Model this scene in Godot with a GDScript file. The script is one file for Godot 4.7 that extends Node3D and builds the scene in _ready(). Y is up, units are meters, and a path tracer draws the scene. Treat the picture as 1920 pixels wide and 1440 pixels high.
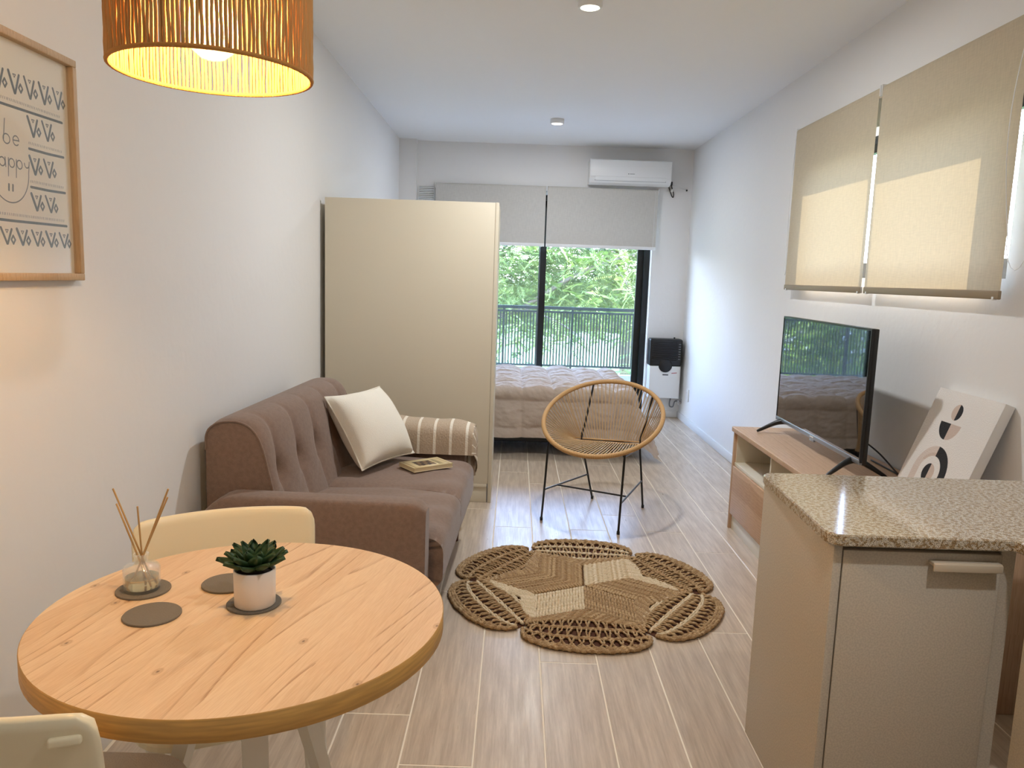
extends Node3D
# A narrow studio flat: dining corner and kitchen peninsula in front, sofa, rope chair and bed behind, balcony with trees beyond.

var M := {}
var used := {}
var rng := RandomNumberGenerator.new()
const XL := -1.1025
const XR := 1.708
const ZB := -7.60
const ZR := 1.6
const CEIL := 2.6

# ---------------------------------------------------------------- scene tree helpers
func numbered(n: String) -> String:
	if not used.has(n):
		used[n] = 0
		return n
	used[n] += 1
	return "%s_%03d" % [n, used[n]]

func meta(o: Node, label := "", category := "", group := "", kind := "") -> void:
	if label != "": o.set_meta("label", label)
	if category != "": o.set_meta("category", category)
	if group != "": o.set_meta("group", group)
	if kind != "": o.set_meta("kind", kind)

func thing(called: String, label: String, category: String, at := Vector3.ZERO, turn := 0.0, group := "") -> Node3D:
	var o := Node3D.new()
	o.name = numbered(called)
	add_child(o)
	o.position = at
	o.rotation.y = turn
	meta(o, label, category, group)
	return o

func part(called: String, mesh: Mesh, m: Material, parent: Node, at := Vector3.ZERO, rot := Vector3.ZERO) -> MeshInstance3D:
	var o := MeshInstance3D.new()
	o.mesh = mesh
	o.material_override = m
	o.name = called
	o.position = at
	o.rotation = rot
	parent.add_child(o, true)
	return o

func single(called: String, mesh: Mesh, m: Material, label: String, category: String, at := Vector3.ZERO, rot := Vector3.ZERO, group := "") -> MeshInstance3D:
	var o := part(numbered(called), mesh, m, self, at, rot)
	meta(o, label, category, group)
	return o

func structure(called: String, mesh: Mesh, m: Material, at := Vector3.ZERO, rot := Vector3.ZERO) -> MeshInstance3D:
	var o := part(numbered(called), mesh, m, self, at, rot)
	meta(o, "", "", "", "structure")
	return o

# ---------------------------------------------------------------- mesh helpers
func begin() -> SurfaceTool:
	var st := SurfaceTool.new()
	st.begin(Mesh.PRIMITIVE_TRIANGLES)
	return st

func commit(st: SurfaceTool) -> ArrayMesh:
	st.generate_normals()
	return st.commit()

func vert(st: SurfaceTool, p: Vector3, uv := Vector2.ZERO) -> void:
	st.set_uv(uv)
	st.add_vertex(p)

func quad(st: SurfaceTool, a: Vector3, b: Vector3, c: Vector3, d: Vector3, ua := Vector2(0, 1), ub := Vector2(1, 1), uc := Vector2(1, 0), ud := Vector2(0, 0)) -> void:
	vert(st, a, ua); vert(st, b, ub); vert(st, c, uc)
	vert(st, a, ua); vert(st, c, uc); vert(st, d, ud)

# a box with straight edges
func add_box(st: SurfaceTool, c: Vector3, s: Vector3, b := Basis.IDENTITY) -> void:
	st.set_smooth_group(-1)
	var h := s * 0.5
	for ax in 3:
		var e1 := Vector3.ZERO
		var e2 := Vector3.ZERO
		var n := Vector3.ZERO
		n[ax] = h[ax]
		e1[(ax + 1) % 3] = h[(ax + 1) % 3]
		e2[(ax + 2) % 3] = h[(ax + 2) % 3]
		quad(st, c + b * (n - e1 - e2), c + b * (n - e1 + e2), c + b * (n + e1 + e2), c + b * (n + e1 - e2))
		quad(st, c + b * (-n - e1 - e2), c + b * (-n + e1 - e2), c + b * (-n + e1 + e2), c + b * (-n - e1 + e2))

func box(s: Vector3) -> ArrayMesh:
	var st := begin()
	add_box(st, Vector3.ZERO, s)
	return commit(st)

# a box with rounded edges; uv in metres
func rbox(s: Vector3, r: float, k := 1) -> ArrayMesh:
	var st := begin()
	add_rbox(st, Vector3.ZERO, s, r, k)
	return commit(st)

func add_rbox(st: SurfaceTool, c: Vector3, s: Vector3, r: float, k := 1, b := Basis.IDENTITY) -> void:
	st.set_smooth_group(0)
	var core := s * 0.5 - Vector3(r, r, r)
	var steps := []
	for i in k + 1: steps.append([-1.0, -tan(PI / 4 * (1.0 - float(i) / k))])
	for i in k + 1: steps.append([1.0, tan(PI / 4 * float(i) / k)])
	var n := steps.size()
	for ax in 3:
		var a1 := (ax + 1) % 3
		var a2 := (ax + 2) % 3
		for sg in [-1.0, 1.0]:
			var pts := []
			for i in n:
				var row := []
				for j in n:
					var d := Vector3.ZERO
					d[ax] = sg
					d[a1] = steps[i][1]
					d[a2] = steps[j][1]
					d = d.normalized()
					var q := Vector3.ZERO
					q[ax] = sg * core[ax]
					q[a1] = steps[i][0] * core[a1]
					q[a2] = steps[j][0] * core[a2]
					row.append(q + d * r)
				pts.append(row)
			for i in n - 1:
				for j in n - 1:
					var p: Array = [pts[i][j], pts[i][j + 1], pts[i + 1][j + 1], pts[i + 1][j]]
					if sg < 0: p = [pts[i][j], pts[i + 1][j], pts[i + 1][j + 1], pts[i][j + 1]]
					var u := []
					for q in p: u.append(Vector2(q[a1], q[a2]))
					quad(st, c + b * p[0], c + b * p[1], c + b * p[2], c + b * p[3], u[0], u[1], u[2], u[3])

# turned shape; profile of (radius, height) from bottom to top
func add_lathe(st: SurfaceTool, prof: Array, n := 32, at := Vector3.ZERO, smooth := true) -> void:
	st.set_smooth_group(0 if smooth else -1)
	for i in prof.size() - 1:
		var a: Vector2 = prof[i]
		var b: Vector2 = prof[i + 1]
		for j in n:
			var t0 := TAU * j / n
			var t1 := TAU * (j + 1) / n
			var p0 := at + Vector3(a.x * cos(t0), a.y, a.x * sin(t0))
			var p1 := at + Vector3(a.x * cos(t1), a.y, a.x * sin(t1))
			var p2 := at + Vector3(b.x * cos(t1), b.y, b.x * sin(t1))
			var p3 := at + Vector3(b.x * cos(t0), b.y, b.x * sin(t0))
			var u0 := Vector2(float(j) / n, float(i) / prof.size())
			var u1 := Vector2(float(j + 1) / n, float(i) / prof.size())
			var u2 := Vector2(float(j + 1) / n, float(i + 1) / prof.size())
			var u3 := Vector2(float(j) / n, float(i + 1) / prof.size())
			if a.x > 0.00001: vert(st, p0, u0); vert(st, p1, u1); vert(st, p2, u2)
			if b.x > 0.00001: vert(st, p0, u0); vert(st, p2, u2); vert(st, p3, u3)

func lathe(prof: Array, n := 32, smooth := true) -> ArrayMesh:
	var st := begin()
	add_lathe(st, prof, n, Vector3.ZERO, smooth)
	return commit(st)

# a cylinder with small rounded rims
func disc(r: float, h: float, bev := 0.002, n := 40) -> ArrayMesh:
	var st := begin()
	add_lathe(st, [Vector2(0, 0), Vector2(r - bev, 0)], n)
	st.set_smooth_group(1)
	add_lathe_group(st, [Vector2(r - bev, 0), Vector2(r, bev), Vector2(r, h - bev), Vector2(r - bev, h)], n, 1)
	add_lathe_group(st, [Vector2(r - bev, h), Vector2(0, h)], n, 2)
	return commit(st)

func add_lathe_group(st: SurfaceTool, prof: Array, n: int, g: int) -> void:
	for i in prof.size() - 1:
		var a: Vector2 = prof[i]
		var b: Vector2 = prof[i + 1]
		st.set_smooth_group(g * 100 + i)
		for j in n:
			var t0 := TAU * j / n
			var t1 := TAU * (j + 1) / n
			var p0 := Vector3(a.x * cos(t0), a.y, a.x * sin(t0))
			var p1 := Vector3(a.x * cos(t1), a.y, a.x * sin(t1))
			var p2 := Vector3(b.x * cos(t1), b.y, b.x * sin(t1))
			var p3 := Vector3(b.x * cos(t0), b.y, b.x * sin(t0))
			if a.x > 0.00001: vert(st, p0); vert(st, p1); vert(st, p2)
			if b.x > 0.00001: vert(st, p0); vert(st, p2); vert(st, p3)

# a tube along a path; twist > 0 gives the lay of a rope
func add_tube(st: SurfaceTool, pts: Array, r, sides := 8, closed := false, twist := 0.0, depth := 0.22) -> void:
	st.set_smooth_group(0)
	var n := pts.size()
	if n < 2: return
	var rings := []
	var t: Vector3 = (pts[1] - pts[0]).normalized()
	var nn := t.cross(Vector3.UP)
	if nn.length() < 0.05: nn = t.cross(Vector3.RIGHT)
	nn = nn.normalized()
	var run := 0.0
	var runs := []
	for i in n:
		var a: Vector3 = pts[i - 1] if i > 0 else (pts[n - 1] if closed else pts[0])
		var b: Vector3 = pts[i + 1] if i < n - 1 else (pts[0] if closed else pts[n - 1])
		t = (b - a).normalized()
		nn = (nn - t * nn.dot(t)).normalized()
		var bb := nn.cross(t)
		if i > 0: run += (pts[i] - pts[i - 1]).length()
		var rr: float = r[i] if r is Array else r
		var ring := []
		for j in sides:
			var an := TAU * j / sides
			var q := rr
			if twist > 0.0: q *= 1.0 + depth * cos(2.0 * an + TAU * run / twist)
			ring.append(pts[i] + nn * cos(an) * q + bb * sin(an) * q)
		rings.append(ring)
		runs.append(run)
	var m := n if closed else n - 1
	for i in m:
		var k := (i + 1) % n
		for j in sides:
			var l := (j + 1) % sides
			var u0 := Vector2(runs[i], float(j) / sides)
			var u1 := Vector2(runs[i], float(j + 1) / sides)
			var v0 := Vector2(runs[k] if k > i else runs[i] + 0.01, float(j) / sides)
			var v1 := Vector2(runs[k] if k > i else runs[i] + 0.01, float(j + 1) / sides)
			quad(st, rings[i][j], rings[i][l], rings[k][l], rings[k][j], u0, u1, v1, v0)
	if not closed:
		for e in [0, n - 1]:
			st.set_smooth_group(-1)
			for j in sides:
				var l := (j + 1) % sides
				if e == 0: vert(st, pts[0]); vert(st, rings[0][l]); vert(st, rings[0][j])
				else: vert(st, pts[e]); vert(st, rings[e][j]); vert(st, rings[e][l])
		st.set_smooth_group(0)

func tube(pts: Array, r, sides := 8, closed := false, twist := 0.0) -> ArrayMesh:
	var st := begin()
	add_tube(st, pts, r, sides, closed, twist)
	return commit(st)

# a smooth curve through points
func curve(pts: Array, per := 8, closed := false) -> Array:
	var out := []
	var n := pts.size()
	var m := n if closed else n - 1
	for i in m:
		var p0: Vector3 = pts[(i - 1 + n) % n] if (closed or i > 0) else pts[0]
		var p1: Vector3 = pts[i]
		var p2: Vector3 = pts[(i + 1) % n]
		var p3: Vector3 = pts[(i + 2) % n] if (closed or i + 2 < n) else pts[n - 1]
		for k in per:
			out.append(p1.cubic_interpolate(p2, p0, p3, float(k) / per))
	if not closed: out.append(pts[n - 1])
	return out

# an upright prism over a polygon of (x, z), top and bottom edges chamfered
func add_prism(st: SurfaceTool, poly: Array, y0: float, y1: float, bev := 0.0) -> void:
	var area := 0.0
	var n := poly.size()
	for i in n:
		var a: Vector2 = poly[i]
		var b: Vector2 = poly[(i + 1) % n]
		area += a.x * b.y - b.x * a.y
	var p := poly.duplicate()
	if area < 0: p.reverse()
	var inner := []
	for i in n:
		var d0: Vector2 = (p[i] - p[(i - 1 + n) % n]).normalized()
		var d1: Vector2 = (p[(i + 1) % n] - p[i]).normalized()
		var n0 := Vector2(-d0.y, d0.x)
		var n1 := Vector2(-d1.y, d1.x)
		var bi := (n0 + n1)
		bi = bi / max(0.2, bi.length_squared()) * 2.0
		inner.append(p[i] + bi * bev)
	var levels := [[p, y0], [p, y1]]
	if bev > 0: levels = [[inner, y0], [p, y0 + bev], [p, y1 - bev], [inner, y1]]
	st.set_smooth_group(-1)
	for l in levels.size() - 1:
		for i in n:
			var j := (i + 1) % n
			var a: Vector2 = levels[l][0][i]
			var b: Vector2 = levels[l][0][j]
			var c: Vector2 = levels[l + 1][0][j]
			var d: Vector2 = levels[l + 1][0][i]
			var ya: float = levels[l][1]
			var yb: float = levels[l + 1][1]
			quad(st, Vector3(a.x, ya, a.y), Vector3(b.x, ya, b.y), Vector3(c.x, yb, c.y), Vector3(d.x, yb, d.y))
	var cap: Array = levels[0][0]
	var tri := Geometry2D.triangulate_polygon(PackedVector2Array(cap))
	for i in range(0, tri.size(), 3):
		var q := [cap[tri[i]], cap[tri[i + 1]], cap[tri[i + 2]]]
		var ar: float = (q[1] - q[0]).cross(q[2] - q[0])
		if ar < 0: q = [q[0], q[2], q[1]]
		# seen from above the order x to z runs clockwise
		for v in q: vert(st, Vector3(v.x, y1, v.y), v)
		for v in [q[0], q[2], q[1]]: vert(st, Vector3(v.x, y0, v.y), v)

func prism(poly: Array, y0: float, y1: float, bev := 0.0) -> ArrayMesh:
	var st := begin()
	add_prism(st, poly, y0, y1, bev)
	return commit(st)

func rounded_rect(w: float, h: float, r: float, k := 4, at := Vector2.ZERO) -> Array:
	var out := []
	for c in [[1, 1, 0.0], [-1, 1, 0.25], [-1, -1, 0.5], [1, -1, 0.75]]:
		for i in k + 1:
			var a: float = TAU * (c[2] + 0.25 * i / k)
			out.append(at + Vector2(c[0] * (w / 2 - r) + r * cos(a), c[1] * (h / 2 - r) + r * sin(a)))
	return out

# a surface from a function of (u, v) in 0..1
func add_grid(st: SurfaceTool, nu: int, nv: int, f: Callable, flip := false, g := 0) -> void:
	st.set_smooth_group(g)
	var rows := []
	for i in nu + 1:
		var row := []
		for j in nv + 1: row.append(f.call(float(i) / nu, float(j) / nv))
		rows.append(row)
	for i in nu:
		for j in nv:
			var ua := Vector2(float(i) / nu, float(j) / nv)
			var ub := Vector2(float(i) / nu, float(j + 1) / nv)
			var uc := Vector2(float(i + 1) / nu, float(j + 1) / nv)
			var ud := Vector2(float(i + 1) / nu, float(j) / nv)
			if flip: quad(st, rows[i][j], rows[i + 1][j], rows[i + 1][j + 1], rows[i][j + 1], ua, ud, uc, ub)
			else: quad(st, rows[i][j], rows[i][j + 1], rows[i + 1][j + 1], rows[i + 1][j], ua, ub, uc, ud)

func grid(nu: int, nv: int, f: Callable, flip := false) -> ArrayMesh:
	var st := begin()
	add_grid(st, nu, nv, f, flip)
	return commit(st)

# ---------------------------------------------------------------- textures
func noise(kind: int, freq: float, octaves := 3, seed := 1) -> FastNoiseLite:
	var n := FastNoiseLite.new()
	n.noise_type = kind
	n.frequency = freq
	n.fractal_octaves = octaves
	n.seed = seed
	return n

func texture_of(w: int, h: int, f: Callable) -> ImageTexture:
	var data := PackedByteArray()
	data.resize(w * h * 3)
	var k := 0
	for y in h:
		for x in w:
			var c: Color = f.call(x, y)
			data[k] = clampi(int(c.r * 255.0), 0, 255)
			data[k + 1] = clampi(int(c.g * 255.0), 0, 255)
			data[k + 2] = clampi(int(c.b * 255.0), 0, 255)
			k += 3
	return ImageTexture.create_from_image(Image.create_from_data(w, h, false, Image.FORMAT_RGB8, data))

func relief(size: int, freq: float, octaves := 3, seed := 1, kind := FastNoiseLite.TYPE_SIMPLEX) -> ImageTexture:
	var n := noise(kind, freq, octaves, seed)
	return ImageTexture.create_from_image(n.get_seamless_image(size, size))

func bump(size: int, freq: float, strength: float, octaves := 3, seed := 1) -> ImageTexture:
	var im := noise(FastNoiseLite.TYPE_SIMPLEX, freq, octaves, seed).get_seamless_image(size, size)
	im.convert(Image.FORMAT_RGBA8)
	im.bump_map_to_normal_map(strength)
	return ImageTexture.create_from_image(im)

func rgb(r: int, g: int, b: int) -> Color:
	return Color8(r, g, b)

func mat(key: String, c: Color, rough := 0.6, metal := 0.0) -> StandardMaterial3D:
	var m := StandardMaterial3D.new()
	m.resource_name = key
	m.albedo_color = c
	m.roughness = rough
	m.metallic = metal
	M[key] = m
	return m

func triplanar(m: StandardMaterial3D, per_metre: float, world := false) -> void:
	m.uv1_triplanar = true
	m.uv1_world_triplanar = world
	m.uv1_triplanar_sharpness = 8.0
	m.uv1_scale = Vector3.ONE * per_metre

func weave(m: StandardMaterial3D, tex: Texture2D, per_metre: float, amount := 0.5) -> void:
	m.normal_enabled = true
	m.normal_texture = tex
	m.normal_scale = amount
	triplanar(m, per_metre)

func _ready() -> void:
	rng.seed = 20240
	# camera
	var cam := Camera3D.new()
	cam.name = "camera"
	add_child(cam)
	cam.position = Vector3(0, 1.33994, 0)
	cam.rotation = Vector3(-0.138085, -0.004589, 0.033038)
	cam.fov = 53.0157
	cam.near = 0.02
	cam.current = true
	# sky, sun and exposure
	var env := Environment.new()
	env.background_mode = Environment.BG_SKY
	var sky := Sky.new()
	var sm := ProceduralSkyMaterial.new()
	sm.sky_top_color = Color(0.50, 0.65, 0.88)
	sm.sky_horizon_color = Color(0.90, 0.94, 0.97)
	sm.ground_bottom_color = Color(0.35, 0.36, 0.33)
	sm.ground_horizon_color = Color(0.70, 0.74, 0.76)
	sm.sky_energy_multiplier = 4.3
	sm.ground_energy_multiplier = 1.0
	sky.sky_material = sm
	env.sky = sky
	env.tonemap_mode = Environment.TONE_MAPPER_LINEAR
	env.tonemap_exposure = 1.06
	env.sdfgi_enabled = true
	env.ssao_enabled = true
	env.ssil_enabled = true
	var we := WorldEnvironment.new()
	we.name = "environment"
	we.environment = env
	add_child(we)
	var sun := DirectionalLight3D.new()
	sun.name = "sun"
	add_child(sun)
	sun.look_at_from_position(Vector3(1.0, 0.90, 0.25), Vector3.ZERO)
	sun.light_energy = 7.0
	sun.light_color = Color(1.0, 0.95, 0.86)
	sun.light_angular_distance = 0.6
	sun.shadow_enabled = true
	make_materials()
	# the room and its lamps
	build_room()
	build_openings()
	build_blinds()
	downlight("round white ceiling downlight over the rope chair", Vector3(0.316, CEIL, -3.713), 2.45)
	downlight("round white ceiling downlight over the bed", Vector3(0.322, CEIL, -6.397), 1.35)
	downlight("round white ceiling downlight over the kitchen", Vector3(0.85, CEIL, -0.60), 1.35)
	# furniture, large to small
	build_wardrobe()
	build_bed()
	build_sofa()
	build_kitchen()
	build_tv()
	build_table()
	build_chair("cream plastic dining chair between the round table and the sofa", Vector3(-0.5685, 0, -1.563), 0.42)
	build_chair("cream plastic dining chair with a grey seat pad tucked under the near table edge", Vector3(-0.723, 0, -1.134), PI)
	build_rope_chair()
	build_rug()
	build_pendant()
	build_wall_fittings()
	build_sofa_things()
	build_poster()
	build_canvas()
	build_table_things()
	# outside
	build_balcony()
	build_outside()

# ---------------------------------------------------------------- materials
func wood_image(w: int, h: int, light: Color, dark: Color, line: Color, bands: float, ring: float, seed: int, strength := 0.55, knots := 0) -> ImageTexture:
	var kr := RandomNumberGenerator.new()
	kr.seed = seed + 100
	var spots := []
	for i in knots: spots.append(Vector2(kr.randf() * w, kr.randf() * h))
	var warp := noise(FastNoiseLite.TYPE_SIMPLEX, 0.006, 2, seed)
	var fine := noise(FastNoiseLite.TYPE_SIMPLEX, 0.09, 2, seed + 3)
	var tone := noise(FastNoiseLite.TYPE_VALUE, 0.5, 1, seed + 7)
	var f := func(x: int, y: int) -> Color:
		var px := float(x) / w
		var py := float(y) / h
		var bd := floorf(px * bands + 0.15 * sin(py * 3.0))
		var off := tone.get_noise_2d(bd * 9.7, 3.0)
		var wv := warp.get_noise_2d(x * 0.40 + bd * 170.0, y * 0.07 + bd * 310.0)
		var g := px * ring + wv * 2.1 + off * 5.0
		var fr := g - floorf(g)
		var edge := smoothstep(0.80, 0.97, fr) * (1.0 - smoothstep(0.97, 1.0, fr))
		var gr := fine.get_noise_2d(x * 2.4, y * 0.12 + bd * 40.0)
		var c := light.lerp(dark, clampf(0.42 + 0.42 * off + 0.28 * gr + 0.25 * (fr - 0.5), 0.0, 1.0))
		var show := clampf(0.45 + 1.3 * warp.get_noise_2d(x * 1.1 + 700.0, y * 0.25 + bd * 90.0), 0.08, 1.0)
		c = c.lerp(line, edge * strength * show * (0.7 + 0.4 * gr))
		for s in spots:
			var d := Vector2(x - s.x, (y - s.y) * 0.6)
			if absf(d.x) < 14.0 and absf(d.y) < 14.0:
				c = c.lerp(line.darkened(0.35), exp(-d.length_squared() / 9.0) * 0.9).lerp(line, exp(-pow(d.length() - 7.0, 2.0) / 6.0) * 0.35)
		return c
	return texture_of(w, h, f)

func make_materials() -> void:
	var m: StandardMaterial3D
	# plaster
	m = mat("wall_paint", rgb(238, 236, 233), 0.85)
	weave(m, bump(256, 0.03, 2.0, 4, 5), 1.6, 0.12)
	m = mat("ceiling_paint", rgb(246, 246, 245), 0.9)
	m = mat("skirting", rgb(236, 235, 232), 0.45)
	m = mat("grout", rgb(244, 232, 212), 0.85)
	# floor tile, wood look: one sheet holds many boards, each tile shows another piece of it
	m = mat("tile", Color.WHITE, 0.34)
	var lt := rgb(214, 196, 174)
	var dk := rgb(178, 158, 136)
	var cloud := noise(FastNoiseLite.TYPE_SIMPLEX, 0.012, 3, 21)
	var streak := noise(FastNoiseLite.TYPE_SIMPLEX, 0.05, 3, 22)
	var fib := noise(FastNoiseLite.TYPE_SIMPLEX, 0.2, 1, 23)
	m.albedo_texture = texture_of(1024, 1024, func(x: int, y: int) -> Color:
		var a := cloud.get_noise_2d(x * 1.5, y * 0.5)
		var s := streak.get_noise_2d(x * 1.3, y * 0.14)
		var f := fib.get_noise_2d(x * 1.8, y * 0.25)
		return lt.lerp(dk, clampf(0.45 + a * 0.34 + s * 0.26 + f * 0.10, 0.0, 1.0)))
	m.roughness_texture = texture_of(256, 256, func(x: int, y: int) -> Color:
		var v := 0.92 + 0.14 * cloud.get_noise_2d(x * 6.0, y * 2.0)
		return Color(v, v, v))
	# wood
	m = mat("table_wood", Color.WHITE, 0.42)
	m.albedo_texture = wood_image(1024, 1024, rgb(232, 201, 162), rgb(212, 172, 130), rgb(164, 116, 78), 14.0, 21.0, 4, 0.80, 16)
	triplanar(m, 1.0 / 0.74)
	m.uv1_offset = Vector3(0.5, 0.5, 0.5)
	m = mat("table_edge", rgb(226, 176, 100), 0.5)
	m.albedo_texture = texture_of(256, 64, func(x: int, y: int) -> Color:
		var v := 0.90 + 0.09 * streak.get_noise_2d(x * 0.4, y * 5.0)
		return Color(v, v * 0.98, v * 0.95))
	m.uv1_scale = Vector3(3, 1, 1)
	m = mat("stand_wood", Color.WHITE, 0.5)
	m.albedo_texture = wood_image(512, 512, rgb(208, 174, 142), rgb(180, 142, 110), rgb(146, 108, 80), 5.0, 26.0, 14, 0.45)
	triplanar(m, 1.6)
	m = mat("drawer_wood", Color.WHITE, 0.5)
	var dw := wood_image(512, 512, rgb(206, 170, 136), rgb(176, 136, 102), rgb(140, 102, 74), 4.0, 30.0, 31, 0.5)
	m.albedo_texture = dw
	m.uv1_scale = Vector3(2.2, 2.2, 1)
	m = mat("frame_oak", Color.WHITE, 0.55)
	m.albedo_texture = wood_image(256, 256, rgb(206, 178, 140), rgb(182, 150, 112), rgb(150, 120, 86), 3.0, 16.0, 41, 0.35)
	triplanar(m, 5.0)
	m = mat("cream_board", rgb(226, 216, 194), 0.5)
	m = mat("sofa_leg", rgb(92, 52, 34), 0.45)
	# boards and lacquer
	m = mat("wardrobe_board", rgb(222, 211, 188), 0.5)
	m = mat("cabinet_board", rgb(200, 189, 171), 0.55)
	var flecks := noise(FastNoiseLite.TYPE_SIMPLEX, 0.15, 2, 77)
	m.albedo_texture = texture_of(256, 256, func(x: int, y: int) -> Color:
		var v := 0.96 + 0.06 * flecks.get_noise_2d(x * 1.5, y * 1.5)
		return Color(v, v, v))
	triplanar(m, 3.0)
	m = mat("handle_grey", rgb(196, 182, 160), 0.4)
	m = mat("granite", Color.WHITE, 0.09)
	var g1 := noise(FastNoiseLite.TYPE_CELLULAR, 0.13, 1, 51)
	g1.cellular_return_type = FastNoiseLite.RETURN_CELL_VALUE
	var g2 := noise(FastNoiseLite.TYPE_SIMPLEX, 0.15, 3, 52)
	var g3 := noise(FastNoiseLite.TYPE_SIMPLEX, 0.03, 2, 53)
	m.albedo_texture = texture_of(768, 768, func(x: int, y: int) -> Color:
		var cell := g1.get_noise_2d(x, y)
		var d := g2.get_noise_2d(x, y)
		var e := g3.get_noise_2d(x, y)
		var c := rgb(200, 186, 160).lerp(rgb(222, 214, 198), clampf(0.5 + cell * 0.6, 0, 1))
		c = c.lerp(rgb(160, 134, 98), smoothstep(0.02, 0.3, e + 0.2 * cell))
		c = c.lerp(rgb(86, 66, 46), smoothstep(0.24, 0.40, d + 0.12 * cell))
		return c.lerp(rgb(42, 36, 30), smoothstep(0.40, 0.52, d - 0.12 * cell)))
	triplanar(m, 3.2)
	# cloth
	var cloth_bump := bump(512, 0.06, 6.0, 3, 61)
	m = mat("sofa_cloth", Color.WHITE, 0.95)
	var mott := noise(FastNoiseLite.TYPE_SIMPLEX, 0.014, 4, 62)
	m.albedo_texture = texture_of(512, 512, func(x: int, y: int) -> Color:
		var v := 0.5 + 0.28 * mott.get_noise_2d(x, y) + 0.3 * mott.get_noise_2d(x * 9.0 + 900, y * 9.0)
		return rgb(122, 99, 86).lerp(rgb(148, 124, 109), clampf(v, 0, 1)))
	weave(m, cloth_bump, 5.0, 0.22)
	m.rim_enabled = true
	m.rim = 0.45
	m = mat("cushion_cloth", rgb(244, 237, 222), 0.95)
	weave(m, cloth_bump, 5.0, 0.4)
	m = mat("throw_cloth", Color.WHITE, 0.95)
	var wv := noise(FastNoiseLite.TYPE_SIMPLEX, 0.11, 2, 66)
	m.albedo_texture = texture_of(1024, 256, func(x: int, y: int) -> Color:
		var s := fmod(x / 1024.0 * 6.6 + 0.85, 1.0)
		var k := smoothstep(0.0, 0.03, s) * (1.0 - smoothstep(0.17, 0.20, s))
		var n := wv.get_noise_2d(x * 0.6, y * 4.0) * 0.5 + wv.get_noise_2d(x * 4.0, y * 0.5) * 0.5
		return rgb(176, 155, 132).lerp(rgb(198, 180, 158), 0.5 + n).lerp(rgb(238, 230, 214), k * 0.95))
	m.normal_enabled = true
	m.normal_texture = cloth_bump
	m.normal_scale = 0.2
	m = mat("duvet_cloth", rgb(188, 169, 152), 0.8)
	weave(m, bump(512, 0.02, 7.0, 4, 71), 1.4, 0.3)
	m.rim_enabled = true
	m.rim = 0.3
	m = mat("seat_pad", rgb(204, 192, 178), 0.95)
	weave(m, cloth_bump, 6.0, 0.4)
	m = mat("canvas_edge", rgb(226, 222, 216), 0.8)
	# roller blinds: thin woven sheets that let light through
	var slub := noise(FastNoiseLite.TYPE_SIMPLEX, 0.05, 2, 81)
	var linen := texture_of(512, 512, func(x: int, y: int) -> Color:
		var v := 0.97 + 0.022 * slub.get_noise_2d(x * 3.0, y * 0.25) + 0.016 * slub.get_noise_2d(x * 0.3, y * 3.0)
		return Color(v, v, v))
	m = mat("blind_cloth", rgb(208, 194, 168), 0.9)
	m.albedo_texture = linen
	triplanar(m, 1.6)
	m.backlight_enabled = true
	m.backlight = Color(0.48, 0.465, 0.425)
	m = mat("blackout_cloth", rgb(208, 204, 196), 0.9)
	m.albedo_texture = linen
	triplanar(m, 1.6)
	m.backlight_enabled = true
	m.backlight = Color(0.05, 0.05, 0.05)
	m = mat("blind_bar", rgb(150, 132, 106), 0.5)
	m = mat("blind_bar_white", rgb(235, 235, 235), 0.4)
	# plastic, metal, glass
	m = mat("white_plastic", rgb(238, 238, 236), 0.3)
	m = mat("cream_plastic", rgb(240, 228, 196), 0.35)
	m = mat("white_metal", rgb(234, 228, 214), 0.4)
	m = mat("grey_plastic", rgb(120, 122, 124), 0.5)
	m = mat("black_plastic", rgb(16, 16, 17), 0.35)
	m = mat("black_metal", rgb(18, 18, 19), 0.4)
	m = mat("black_frame", rgb(14, 18, 18), 0.4)
	m = mat("rail_metal", rgb(30, 44, 46), 0.45)
	m = mat("chrome", rgb(200, 200, 202), 0.2, 1.0)
	m = mat("screen", rgb(4, 4, 5), 0.03)
	m.metallic_specular = 1.0
	m.clearcoat_enabled = true
	m.clearcoat = 1.0
	m.clearcoat_roughness = 0.02
	m = mat("silver_trim", rgb(150, 156, 166), 0.3, 0.6)
	m = mat("pane", Color(0.9, 0.97, 0.95, 0.06), 0.02)
	m.transparency = BaseMaterial3D.TRANSPARENCY_ALPHA
	m = mat("bulb_glass", Color(1.0, 0.9, 0.72, 0.12), 0.02)
	m.transparency = BaseMaterial3D.TRANSPARENCY_ALPHA
	m = mat("bottle_glass", Color(0.97, 0.99, 0.98, 0.13), 0.02)
	m.transparency = BaseMaterial3D.TRANSPARENCY_ALPHA
	m = mat("perfume", Color(0.96, 0.90, 0.70, 0.05), 0.02)
	m.refraction_enabled = true
	m.refraction_scale = 0.033
	m = mat("filament", rgb(255, 200, 120), 0.5)
	m.emission_enabled = true
	m.emission = Color(1.0, 0.78, 0.42)
	m.emission_energy_multiplier = 12.0
	m = mat("lamp_glow", rgb(255, 250, 240), 0.5)
	m.emission_enabled = true
	m.emission = Color(1.0, 0.95, 0.86)
	m.emission_energy_multiplier = 4.0
	# fibres
	m = mat("lamp_cord", rgb(196, 146, 84), 0.85)
	m.backlight_enabled = true
	m.backlight = Color(0.24, 0.17, 0.08)
	m = mat("lamp_rim", rgb(190, 132, 62), 0.8)
	m = mat("chair_cord", rgb(202, 168, 122), 0.55)
	m = mat("chair_rim", Color.WHITE, 0.6)
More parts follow.
